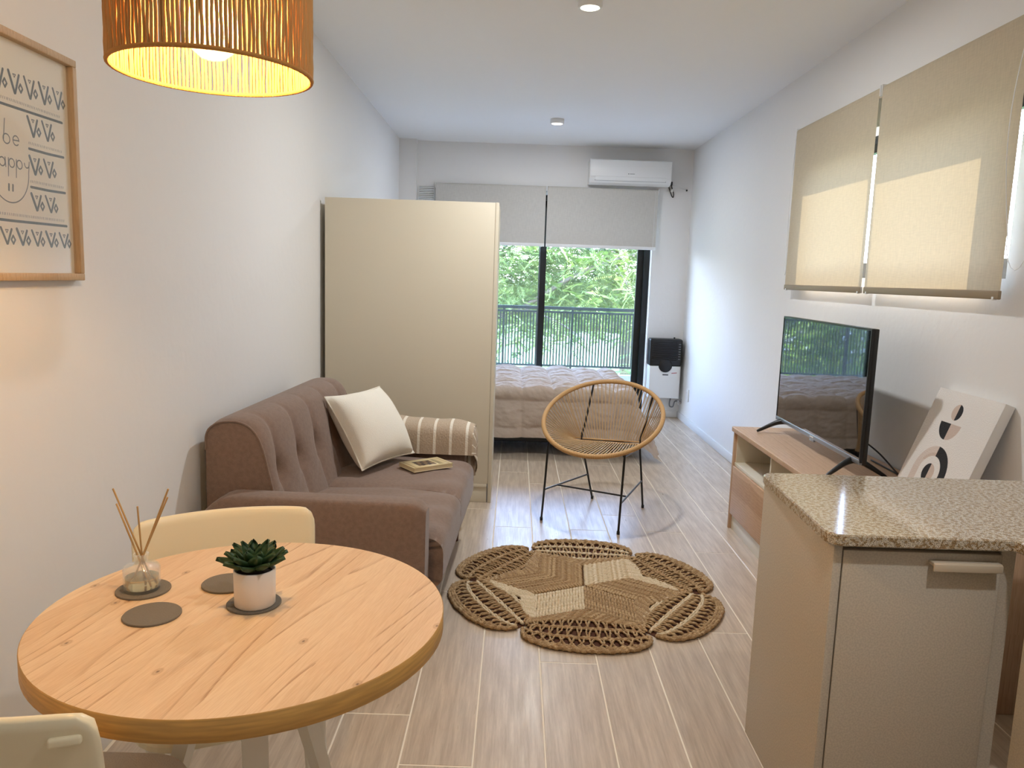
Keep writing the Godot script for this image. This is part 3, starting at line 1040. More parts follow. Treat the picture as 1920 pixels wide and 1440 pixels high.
func build_bed() -> void:
	var bed := thing("bed", "low double bed under a taupe quilt beside the balcony door", "bed", Vector3(-0.075, 0, -6.48))
	part("base", rbox(Vector3(1.96, 0.16, 1.36), 0.01), M.black_plastic, bed, Vector3(0, 0.17, 0))
	for p in [[-0.88, 0.55], [0.88, 0.55], [-0.88, -0.55], [0.88, -0.55]]:
		part("leg", box(Vector3(0.06, 0.09, 0.06)), M.black_plastic, bed, Vector3(p[0], 0.045, p[1]))
	part("mattress", rbox(Vector3(2.0, 0.22, 1.40), 0.05, 3), M.white_plastic, bed, Vector3(0, 0.36, 0))
	# quilt: one sheet over the top, hanging at the foot side, the room side and the window side
	var q := thing("quilt", "taupe box stitched quilt spread over the double bed", "quilt", Vector3(-0.075, 0, -6.48))
	var wr := noise(FastNoiseLite.TYPE_SIMPLEX, 3.2, 3, 15)
	var fine := noise(FastNoiseLite.TYPE_SIMPLEX, 9.0, 2, 16)
	var a1 := 0.985
	var b1 := 0.685
	var top := 0.497
	var f := func(u: float, v: float) -> Vector3:
		var a := lerpf(-0.98, a1 + 0.43, u)
		var b := lerpf(-b1 - 0.36, b1 + 0.385, v)
		var da := maxf(0.0, a - a1)
		var db := maxf(0.0, absf(b) - b1)
		var sb := signf(b)
		var d := sqrt(da * da + db * db)
		var out := Vector3.ZERO
		if d > 0.0001: out = Vector3(da, 0, sb * db) / d
		var p := Vector3(minf(a, a1), top, clampf(b, -b1, b1))
		var r := 0.055
		var down := 0.0
		var away := 0.0
		if d > 0:
			if d < r * PI / 2:
				away = r * sin(d / r)
				down = r * (1 - cos(d / r))
			else:
				var rest := d - r * PI / 2
				var lean := 0.12 + 0.22 * da / d + (0.42 * (da * db) / (d * d) if d > 0 else 0.0)
				away = r + rest * sin(lean)
				down = r + rest * cos(lean)
		var floor_y := 0.018
		if top - down < floor_y:
			away += (down - (top - floor_y)) * 0.8
			down = top - floor_y
		p += out * away
		p.y -= down
		# quilting
		var ca := absf(sin(a / 0.235 * PI + 0.7))
		var cb := absf(sin(b / 0.205 * PI + 0.4))
		var puff := 0.036 * pow(ca * cb, 0.45)
		var n := wr.get_noise_2d(a * 0.8, b * 0.8) * 0.011 + fine.get_noise_2d(a, b * 2.0) * 0.005
		var nr := (Vector3.UP * (1.0 - smoothstep(0.0, r * 1.5, d)) + out * smoothstep(0.0, r * 1.5, d)).normalized()
		var sway := out * 0.020 * sin((a + b) * 13.0) * smoothstep(0.1, 0.4, d)
		return p + nr * (puff + n) + sway
	var st := begin()
	add_grid(st, 250, 230, f)
	part("cover", commit(st), M.duvet_cloth, q)

func build_rope_chair() -> void:
	var t := thing("rope_chair", "round rope lounge chair with tan cords on thin black legs", "chair", Vector3(0.536, 0, -4.245), -0.302)
	# local x to its right hand side as seen from the front, z forwards
	var tilt := 0.361
	var rim_at := func(a: float) -> Vector3:
		return Vector3(0.328 * cos(a), 0.586 - 0.416 * sin(a) * sin(tilt), 0.416 * sin(a) * cos(tilt))
	var ring := []
	for i in 120: ring.append(rim_at.call(TAU * i / 120))
	part("rim", tube(ring, 0.0130, 12, true), M.chair_rim, t)
	# bars of the frame
	var BLj := Vector3(-0.168, 0.388, -0.250)
	var BRj := Vector3(0.176, 0.388, -0.290)
	var feet := [Vector3(-0.288, 0.0, 0.180), Vector3(-0.107, 0.0, -0.353), Vector3(0.213, 0.0, -0.287), Vector3(0.157, 0.0, 0.256)]
	var fl := Vector3(-0.246, 0.462, 0.245)
	var frj := Vector3(0.178, 0.442, 0.312)
	var bt := [rim_at.call(PI + 1.163), rim_at.call(-0.75)]
	var r := 0.0062
	var rod := func(called: String, pts: Array, per := 6) -> void:
		part(called, tube(curve(pts, per), r, 8), M.black_metal, t)
	rod.call("front_leg", [feet[0] + Vector3(0, 0.006, 0), feet[0].lerp(fl, 0.5), fl, fl + Vector3(0.01, -0.012, -0.03), BLj.lerp(fl, 0.4) - Vector3(0, 0.015, 0), BLj - Vector3(0, 0.008, 0)])
	rod.call("front_leg", [feet[3] + Vector3(0, 0.006, 0), feet[3].lerp(frj, 0.5), frj, frj + Vector3(-0.005, -0.012, -0.03), BRj.lerp(frj, 0.4) - Vector3(0, 0.015, 0), BRj - Vector3(0, 0.008, 0)])
	rod.call("rear_leg", [feet[1] + Vector3(0, 0.006, 0), feet[1].lerp(BLj, 0.5), BLj, BLj.lerp(bt[0], 0.3), bt[0]])
	rod.call("rear_leg", [feet[2] + Vector3(0, 0.006, 0), feet[2].lerp(BRj, 0.5), BRj, BRj.lerp(bt[1], 0.3), bt[1]])
	for p in feet:
		part("foot_cap", lathe([Vector2(0, 0), Vector2(0.0085, 0), Vector2(0.0085, 0.018), Vector2(0, 0.018)], 10), M.black_plastic, t, p)
	var sl: Vector3 = feet[0].lerp(fl, 0.40)
	var sl2: Vector3 = feet[1].lerp(BLj, 0.42)
	var sr: Vector3 = feet[3].lerp(frj, 0.40)
	var sr2: Vector3 = feet[2].lerp(BRj, 0.42)
	part("stretcher", tube([sl, sl2], 0.005, 8), M.black_metal, t)
	part("stretcher", tube([sr, sr2], 0.005, 8), M.black_metal, t)
	part("stretcher", tube([sl.lerp(sl2, 0.28), sr.lerp(sr2, 0.28)], 0.005, 8), M.black_metal, t)
	# narrow loop in the seat that the cords run to
	var loop := []
	for i in 20: loop.append(Vector3(-0.170, 0.396, -0.214) + Vector3(-0.040 * sin(PI * i / 19.0), 0.003 * sin(PI * i / 19.0), -0.036 * cos(PI * i / 19.0)))
	for i in 20: loop.append(Vector3(0.178, 0.396, -0.254) + Vector3(0.040 * sin(PI * i / 19.0), 0.003 * sin(PI * i / 19.0), 0.036 * cos(PI * i / 19.0)))
	part("seat_loop", tube(loop, 0.005, 6, true), M.chair_rim, t)
	var cord := func(a: Vector3, b: Vector3, cr := 0.0028) -> void:
		var m := (a + b) / 2 + Vector3(0, -0.004, 0)
		part("cord", tube([a, m, b], cr, 5), M.chair_cord, t)
	# back cords
	for i in 26:
		var k := i / 25.0
		cord.call(rim_at.call(lerpf(PI + 0.62, TAU - 0.62, k)), Vector3(lerpf(-0.165, 0.173, k), 0.396, lerpf(-0.250, -0.290, k)))
	# fans at either side
	for i in 19:
		var k := i / 18.0
		var e := PI * k
		cord.call(rim_at.call(lerpf(PI - 0.75, PI + 0.58, 1 - k)), Vector3(-0.170 - 0.040 * sin(e), 0.396, -0.214 - 0.036 * cos(e)))
		cord.call(rim_at.call(lerpf(-0.58, 0.75, k)), Vector3(0.178 + 0.040 * sin(e), 0.396, -0.254 - 0.036 * cos(e)))
	# seat cords
	for i in 26:
		var k := i / 25.0
		cord.call(rim_at.call(lerpf(PI - 0.80, 0.80, k)), Vector3(lerpf(-0.168, 0.176, k), 0.396, lerpf(-0.178, -0.218, k)), 0.0036)

func build_rug() -> void:
	var t := thing("rug", "flower shaped braided jute rug with six openwork petals on the tiles", "rug", Vector3(0.357, 0.0, -3.212), -0.070)
	var jit := RandomNumberGenerator.new()
	jit.seed = 77
	var dir := func(a: float) -> Vector3: return Vector3(cos(a), 0, sin(a))
	var hy := 0.0105
	var step := 0.006
	var line := func(st: SurfaceTool, pts: Array, r: float) -> void:
		var out := [pts[0]]
		for i in pts.size() - 1:
			var d: float = pts[i].distance_to(pts[i + 1])
			var m := maxi(1, int(round(d / step)))
			for k in range(1, m + 1): out.append(pts[i].lerp(pts[i + 1], float(k) / m))
		var ph := jit.randf() * 6.0
		for i in out.size(): out[i] += Vector3(0.0012 * sin(i * 0.37 + ph), 0.0014 * sin(i * 0.9 + ph), 0.0012 * cos(i * 0.41 + ph))
		add_tube(st, out, r, 6, false, 0.026, 0.30)
	var inner := 0.240
	var notch := 0.470
	var up := Vector3(0, hy, 0)
	for k in 6:
		var a := PI / 2 + k * PI / 3
		var n0: Vector3 = dir.call(a - PI / 6)
		var n1: Vector3 = dir.call(a + PI / 6)
		var mid: Vector3 = dir.call(a)
		var nxt: Vector3 = dir.call(a + PI / 3)
		# diamond of straight rows between this petal and the next
		var st := begin()
		var rows := 17
		for i in rows:
			var s := (i + 0.5) / rows
			if k % 2 == 0: line.call(st, [nxt * inner * s + mid * 0.006 + up, nxt * inner * s + mid * (inner - 0.002) + up], 0.0072)
			else: line.call(st, [mid * inner * s + nxt * 0.006 + up, mid * inner * s + nxt * (inner - 0.002) + up], 0.0072)
		part("woven_diamond", commit(st), M.jute_light if k % 3 == 0 else M.jute, t)
		# the tip of the diamond is carried on to the notch between the petals
		st = begin()
		var tip := n1 * inner * 2.0 * cos(PI / 6)
		for i in 4:
			var s := (i + 0.5) / 4.0
			var c := tip.lerp(n1 * notch, s) + up
			line.call(st, [c - (n1.cross(Vector3.UP)) * 0.055 * (1 - s) - n1 * 0.03, c, c + (n1.cross(Vector3.UP)) * 0.055 * (1 - s) - n1 * 0.03], 0.0066)
		part("woven_tip", commit(st), M.jute, t)
		# petal: arcs from notch to notch
		var lat: Vector3 = (n1 - n0).normalized()
		var arc := func(s: float, x: float) -> Vector3:
			var chord := n0.lerp(n1, (x + 1) / 2) * notch
			var bul := sqrt(maxf(0.0, 1 - x * x))
			return chord + mid * (0.185 * s * pow(bul, 0.85) - 0.078 * (1 - s) * bul) + lat * (0.062 * s * x * bul)
		var arc_line := func(s2: SurfaceTool, s: float, r: float, m := 0.985) -> void:
			var pts := []
			for i in 41: pts.append(arc.call(s, lerpf(-m, m, i / 40.0)) + up)
			line.call(s2, pts, r)
		# closely coiled wedge inside the petal
		st = begin()
		for i in 10:
			var s := i / 9.0
			var l0 := (nxt * inner + mid * inner) * 0.985
			var pp: Vector3 = dir.call(a - PI / 3)
			var r0 := (pp * inner + mid * inner) * 0.985
			var q0: Vector3 = (mid * inner).lerp(r0, 1.0 - s * 0.10)
			var q1: Vector3 = (mid * inner).lerp(l0, 1.0 - s * 0.10)
			var top: Vector3 = arc.call(-0.08, 0.0)
			var c := (mid * (inner + 0.010)).lerp(top, s)
			var e0 := q0 + mid * 0.020 * s
			var e1 := q1 + mid * 0.020 * s
			line.call(st, curve([e0 + up, (e0 * 0.45 + c * 0.55) + up + mid * 0.012 * s, c + up, (e1 * 0.45 + c * 0.55) + up + mid * 0.012 * s, e1 + up], 6), 0.0066)
		part("coiled_wedge", commit(st), M.jute_light if k % 3 == 1 else M.jute, t)
		var pet := Node3D.new()
		pet.name = "petal"
		t.add_child(pet, true)
		st = begin()
		for s in [1.0, 0.955, 0.91]: arc_line.call(st, s, 0.0076)
		part("braided_border", commit(st), M.jute, pet)
		st = begin()
		for s in [0.0, 0.035, 0.29, 0.325, 0.60, 0.635]: arc_line.call(st, s, 0.0052, 0.93)
		part("chain_arc", commit(st), M.jute_light if k % 2 else M.jute, pet)
		st = begin()
		for band in [[0.05, 0.28, 25], [0.34, 0.59, 25], [0.65, 0.895, 26]]:
			for i in int(band[2]):
				var x := lerpf(-0.88, 0.88, (i + 0.5) / band[2])
				var fan := 2.4 if int(band[2]) == 26 else 1.0
				var sl := jit.randf_range(-0.03, 0.03) + (0.035 if i % 2 else -0.035) * fan
				var p0: Vector3 = arc.call(band[0], x) + up
				var p1: Vector3 = arc.call((band[0] + band[1]) / 2, x + sl * 0.3 + jit.randf_range(-0.01, 0.01)) + up + Vector3(0, 0.004, 0)
				var p2: Vector3 = arc.call(band[1], x + sl) + up
				line.call(st, [p0, p1, p2], jit.randf_range(0.0036, 0.0050))
		part("openwork", commit(st), M.jute, pet)
		# thin dark net under the openwork
		var poly := []
		for i in 33:
			var q: Vector3 = arc.call(0.97, lerpf(-0.98, 0.98, i / 32.0))
			poly.append(Vector2(q.x, q.z))
		for i in 17:
			var q: Vector3 = arc.call(-0.3, lerpf(0.9, -0.9, i / 16.0))
			poly.append(Vector2(q.x, q.z))
		part("backing_net", prism(poly, 0.0008, 0.0032), M.jute_backing, pet)
	var hex := []
	for k in 6: hex.append(Vector2(cos(PI / 2 + k * PI / 3), sin(PI / 2 + k * PI / 3)) * 0.30)
	part("backing_net", prism(hex, 0.0034, 0.0040), M.jute_backing, t)

# ---------------------------------------------------------------- dining corner
func build_table() -> void:
	var t := thing("dining_table", "small round oak topped dining table with white legs", "table", Vector3(-0.457, 0, -1.322), -0.22)
	var R := 0.352
	var top := begin()
	add_lathe_group(top, [Vector2(R - 0.0015, 0.730), Vector2(0, 0.730)], 96, 1)
	add_lathe_group(top, [Vector2(0, 0.694), Vector2(R - 0.0015, 0.694)], 96, 2)
	part("tabletop", commit(top), M.table_wood, t)
	var eb := begin()
	add_lathe(eb, [Vector2(R - 0.0015, 0.694), Vector2(R, 0.6955), Vector2(R, 0.7285), Vector2(R - 0.0015, 0.730)], 96)
	part("edge_band", commit(eb), M.table_edge, t)
	# tapered flat-section legs splayed outwards from a cross frame
	part("mounting_plate", rbox(Vector3(0.22, 0.012, 0.22), 0.003), M.white_metal, t, Vector3(0, 0.687, 0))
	for k in 3:
		var a := deg_to_rad(67.0 + 120.0 * k) - 0.22
		var st := begin()
		var p0 := Vector3(cos(a), 0, sin(a)) * 0.26
		var p1 := Vector3(cos(a), 0, sin(a)) * 0.062 + Vector3(0, 0.682, 0)
		var ax := Vector3(-sin(a), 0, cos(a))
		var ay := Vector3(cos(a), 0, sin(a))
		st.set_smooth_group(-1)
		var lo := []
		var hi := []
		for c in [[-1, -1], [1, -1], [1, 1], [-1, 1]]:
			lo.append(p0 + ax * c[0] * 0.012 + ay * c[1] * 0.010)
			hi.append(p1 + ax * c[0] * 0.024 + ay * c[1] * 0.016)
		for i in 4:
			var j := (i + 1) % 4
			quad(st, lo[j], lo[i], hi[i], hi[j])
		quad(st, lo[0], lo[1], lo[2], lo[3])
		quad(st, hi[3], hi[2], hi[1], hi[0])
		part("leg", commit(st), M.white_metal, t)

func build_chair(label: String, at: Vector3, turn: float) -> void:
	# local z forwards (the way a sitter looks), back at z = -0.20
	var t := thing("dining_chair", label, "chair", at, turn, "cream dining chairs at the round table")
	var W := 0.40
	var back_top := 0.765
	var f := func(u: float, v: float, side: float) -> Vector3:
		var n := u * 2 - 1
		var corner := pow(absf(n), 40.0) * 0.010
		var y := lerpf(0.50, back_top - corner * v - 0.004 * n * n * v, v)
		var w := W * (0.94 + 0.06 * v)
		var bow := 0.035 * n * n
		var lean := -0.055 * v
		return Vector3(n * w / 2 * (1.0 - 0.02 * pow(v, 16.0)), y, -0.185 + bow + lean + side * 0.008)
	var st := begin()
	add_grid(st, 30, 16, func(u: float, v: float) -> Vector3: return f.call(u, v, 1.0), true, 0)
	add_grid(st, 30, 16, func(u: float, v: float) -> Vector3: return f.call(u, v, -1.0), false, 0)
	add_grid(st, 30, 3, func(u: float, v: float) -> Vector3: return f.call(u, 1.0, 1.0 - 2 * v) + Vector3(0, 0.005 * sin(v * PI) * (1.0 - pow(absf(2 * u - 1), 12.0)), 0), true, 0)
	add_grid(st, 30, 3, func(u: float, v: float) -> Vector3: return f.call(u, 0.0, 1.0 - 2 * v) - Vector3(0, 0.005 * sin(v * PI) * (1.0 - pow(absf(2 * u - 1), 12.0)), 0), false, 0)
	for e in [0.0, 1.0]:
		add_grid(st, 16, 3, func(u: float, v: float) -> Vector3: return f.call(e, u, 1.0 - 2 * v) + Vector3((e * 2 - 1) * 0.005 * sin(v * PI) * (1.0 - pow(absf(2 * u - 1), 12.0)), 0, 0), e < 0.5, 0)
	var back := part("backrest", commit(st), M.cream_plastic, t)
	# moulded socket at the upper outer corners
	for s in [-1, 1]:
		var g: Vector3 = f.call(0.5 + s * 0.425, 0.88, -1.0)
		part("moulded_socket", rbox(Vector3(0.040, 0.014, 0.010), 0.0045, 2), M.cream_plastic, back, g + Vector3(0, 0, -0.002), Vector3(0, s * -0.35, 0))
		var st2 := begin()
		add_tube(st2, curve([Vector3(s * 0.165, 0.425, -0.08), Vector3(s * 0.168, 0.45, -0.165), f.call(0.5 + s * 0.42, 0.10, -1.0) + Vector3(0, 0, -0.004), f.call(0.5 + s * 0.42, 0.30, -1.0) + Vector3(0, 0, 0.002)], 6), 0.008, 8)
		part("back_support", commit(st2), M.cream_plastic, t)
	var shell := begin()
	add_prism(shell, rounded_rect(0.40, 0.36, 0.09, 6, Vector2(0, -0.01)), 0.415, 0.437, 0.006)
	part("seat_shell", commit(shell), M.cream_plastic, t)
	var pad := begin()
	var poly := rounded_rect(0.39, 0.35, 0.09, 8, Vector2(0, -0.01))
	var rings := [[0.437, 1.0], [0.450, 1.0], [0.461, 0.975], [0.467, 0.92], [0.471, 0.6], [0.472, 0.0]]
	for i in rings.size() - 1:
		pad.set_smooth_group(0)
		for j in poly.size():
			var k := (j + 1) % poly.size()
			var c := Vector2(0, -0.01)
			var a: Vector2 = c + (poly[j] - c) * rings[i][1]
			var b: Vector2 = c + (poly[k] - c) * rings[i][1]
			var d: Vector2 = c + (poly[k] - c) * rings[i + 1][1]
			var e: Vector2 = c + (poly[j] - c) * rings[i + 1][1]
			quad(pad, Vector3(a.x, rings[i][0], a.y), Vector3(b.x, rings[i][0], b.y), Vector3(d.x, rings[i + 1][0], d.y), Vector3(e.x, rings[i + 1][0], e.y))
	part("seat_pad", commit(pad), M.seat_pad, t)
	for s in [-1, 1]:
		part("leg", tube([Vector3(s * 0.168, 0, 0.128), Vector3(s * 0.155, 0.418, 0.115)], [0.010, 0.014], 10), M.white_metal, t)
		part("leg", tube([Vector3(s * 0.195, 0, -0.22), Vector3(s * 0.160, 0.418, -0.13)], [0.010, 0.014], 10), M.white_metal, t)

func build_table_things() -> void:
	var y := 0.730
	var spots := [[-0.613, -1.285, "round taupe coaster lying empty at the table edge"], [-0.533, -1.430, "round taupe coaster partly hidden behind the succulent pot"], [-0.454, -1.345, "round taupe coaster under the succulent pot"], [-0.678, -1.390, "round taupe coaster under the reed diffuser"]]
	for s in spots:
		single("coaster", disc(0.0485, 0.004, 0.001, 40), M.coaster, s[2], "coaster", Vector3(s[0], y, s[1]), Vector3.ZERO, "taupe coasters on the round table")
	# reed diffuser
	var d := thing("reed_diffuser", "clear glass reed diffuser with pale oil and wooden sticks", "diffuser", Vector3(-0.679, y + 0.004, -1.388))
	part("bottle", lathe([Vector2(0, 0), Vector2(0.0305, 0), Vector2(0.0325, 0.003), Vector2(0.0325, 0.041), Vector2(0.030, 0.046), Vector2(0.014, 0.050), Vector2(0.0115, 0.053), Vector2(0.0115, 0.063), Vector2(0.0135, 0.065), Vector2(0.0135, 0.069), Vector2(0.0090, 0.069), Vector2(0.0090, 0.053), Vector2(0.012, 0.0485), Vector2(0.0285, 0.0435), Vector2(0.0300, 0.040), Vector2(0.0300, 0.0055), Vector2(0, 0.0055)], 48), M.bottle_glass, d)
	part("oil", lathe([Vector2(0, 0.0058), Vector2(0.0297, 0.0058), Vector2(0.0297, 0.025), Vector2(0, 0.025)], 48, false), M.perfume, d)
	for s in [[-0.025, -0.013, -0.043, 0.010, 0.184], [-0.018, 0.006, -0.047, -0.008, 0.150], [0.004, -0.012, 0.002, 0.012, 0.152], [0.020, 0.009, 0.050, -0.006, 0.166], [0.016, -0.010, 0.058, 0.008, 0.186]]:
		var low := Vector3(-s[2] * 0.38, 0.0075, -s[3] * 0.45 + s[1] * 0.4)
		var high := Vector3(s[2], s[4] + 0.012, s[3])
		part("reed_stick", tube([low, high], 0.0017, 6), M.reed, d)
	# succulent
	var p := thing("succulent_pot", "small dark green artificial succulent in a white ceramic pot", "potted plant", Vector3(-0.450, y + 0.004, -1.339))
	part("pot", lathe([Vector2(0, 0), Vector2(0.034, 0), Vector2(0.036, 0.002), Vector2(0.037, 0.066), Vector2(0.0355, 0.068), Vector2(0.033, 0.066), Vector2(0.032, 0.054), Vector2(0, 0.054)], 48), M.pot, p)
	part("soil", disc(0.0325, 0.004, 0.001, 24), M.soil, p, Vector3(0, 0.056, 0))
	var leaf := begin()
	var lf := func(u: float, v: float, up: float) -> Vector3:
		var w := 0.0120 * pow(sin(PI * pow(u, 0.75)), 0.8) * (1.0 if u < 0.98 else 0.3) + 0.0012 * (1 - u)
		var n := v * 2 - 1
		return Vector3(n * w, 0.006 * n * n + up * 0.0016 * (1 - n * n) * sin(PI * clampf(u + 0.05, 0, 1)), u * 0.047)
	add_grid(leaf, 10, 6, func(u: float, v: float) -> Vector3: return lf.call(u, v, 1.0), true)
	add_grid(leaf, 10, 6, func(u: float, v: float) -> Vector3: return lf.call(u, v, -1.0))
	var lm := commit(leaf)
	var idx := 0
	for layer in [[9, 0.40, 1.22, 0.010, 0.0635], [8, 0.66, 1.20, 0.008, 0.0645], [7, 0.94, 1.10, 0.005, 0.066], [4, 1.20, 0.95, 0.003, 0.068], [3, 1.42, 0.70, 0.001, 0.07]]:
		for i in layer[0]:
			var an: float = TAU * i / layer[0] + idx * 0.37 + rng.randf_range(-0.08, 0.08)
			var b := Basis(Vector3.UP, an) * Basis(Vector3.RIGHT, -(layer[1] + rng.randf_range(-0.07, 0.07)))
			var o := part("leaf", lm, M.succulent, p)
			o.transform = Transform3D(b.scaled(Vector3.ONE * (layer[2] * rng.randf_range(0.94, 1.06))), Vector3(sin(an) * layer[3], layer[4], cos(an) * layer[3]))
		idx += 1

func build_pendant() -> void:
	var at := Vector3(-0.497, 1.650, -1.312)
	var t := thing("pendant_lamp", "amber cord drum pendant lamp with glowing filament bulb over the table", "pendant lamp", at)
	var R := 0.155
	var H := 0.23
	var shade := Node3D.new()
	shade.name = "shade"
	t.add_child(shade)
	for y in [0.003, H]:
		var ring := []
		for i in 96: ring.append(Vector3(R * cos(TAU * i / 96), y, R * sin(TAU * i / 96)))
		part("rim", tube(ring, 0.0036, 8, true), M.lamp_rim, shade)
	var variants := []
	for k in 4:
		var pts := []
		for i in 10: pts.append(Vector3(0.0007 * sin(i * 1.7 + k * 2.0), H * i / 9.0, 0.0005 * sin(i * 2.3 + k)))
		variants.append(tube(pts, 0.00265, 6))
	for i in 150:
		var a := TAU * (i + rng.randf_range(-0.12, 0.12)) / 150
		part("cord", variants[i % 4], M.lamp_cord, shade, Vector3(R * cos(a), 0, R * sin(a)), Vector3(0, rng.randf() * TAU, 0))
	for k in 3:
		var a := TAU * k / 3 + 0.4
		part("spoke", tube([Vector3(0.02 * cos(a), H, 0.02 * sin(a)), Vector3(R * cos(a), H, R * sin(a))], 0.002, 6), M.black_metal, t)
	part("socket", lathe([Vector2(0.017, 0.145), Vector2(0.020, 0.15), Vector2(0.020, 0.21), Vector2(0.008, 0.235), Vector2(0.004, 0.25)], 20), M.black_plastic, t)
	part("cable", tube([Vector3(0, 0.24, 0), Vector3(0, CEIL - at.y - 0.025, 0)], 0.003, 8), M.black_plastic, t)
	part("canopy", lathe([Vector2(0, CEIL - at.y - 0.028), Vector2(0.04, CEIL - at.y - 0.028), Vector2(0.05, CEIL - at.y), Vector2(0, CEIL - at.y)], 24), M.white_plastic, t)
	var bulb := Node3D.new()
	bulb.name = "bulb"
	t.add_child(bulb)
	part("bulb_glass", lathe([Vector2(0, 0.022), Vector2(0.018, 0.025), Vector2(0.036, 0.040), Vector2(0.043, 0.062), Vector2(0.040, 0.085), Vector2(0.028, 0.112), Vector2(0.017, 0.135), Vector2(0.016, 0.148)], 32), M.bulb_glass, bulb)
	var st := begin()
	for k in 6:
		var a := TAU * k / 6
		add_tube(st, [Vector3(0.013 * cos(a), 0.050, 0.013 * sin(a)), Vector3(0.016 * cos(a + 0.4), 0.080, 0.016 * sin(a + 0.4)), Vector3(0.012 * cos(a + 0.7), 0.112, 0.012 * sin(a + 0.7))], 0.0011, 5)
	part("filament", commit(st), M.filament, bulb)
	var l := OmniLight3D.new()
	l.name = "pendant_light"
	l.light_color = Color(1.0, 0.83, 0.58)
	l.light_energy = 0.42
	l.light_size = 0.025
	l.omni_range = 12.0
	l.omni_attenuation = 2.0
	l.shadow_enabled = true
	t.add_child(l)
	l.position = Vector3(0, 0.08, 0)

# ---------------------------------------------------------------- prints
func stroke(im: Image, pts: Array, w: float, c: Color) -> void:
	for i in pts.size() - 1:
		var a: Vector2 = pts[i]
		var b: Vector2 = pts[i + 1]
		var lo := Vector2(minf(a.x, b.x), minf(a.y, b.y)) - Vector2.ONE * (w + 1)
		var hi := Vector2(maxf(a.x, b.x), maxf(a.y, b.y)) + Vector2.ONE * (w + 1)
		for y in range(maxi(0, int(lo.y)), mini(im.get_height() - 1, int(hi.y)) + 1):
			for x in range(maxi(0, int(lo.x)), mini(im.get_width() - 1, int(hi.x)) + 1):
				var p := Vector2(x, y)
				var q := Geometry2D.get_closest_point_to_segment(p, a, b)
				var k := clampf(w / 2 + 0.5 - p.distance_to(q), 0, 1)
				if k > 0: im.set_pixel(x, y, im.get_pixel(x, y).lerp(c, k))

func arc2(c: Vector2, rx: float, ry: float, a0: float, a1: float, n := 14) -> Array:
	var out := []
	for i in n + 1:
		var a := lerpf(a0, a1, float(i) / n)
		out.append(c + Vector2(cos(a) * rx, sin(a) * ry))
	return out

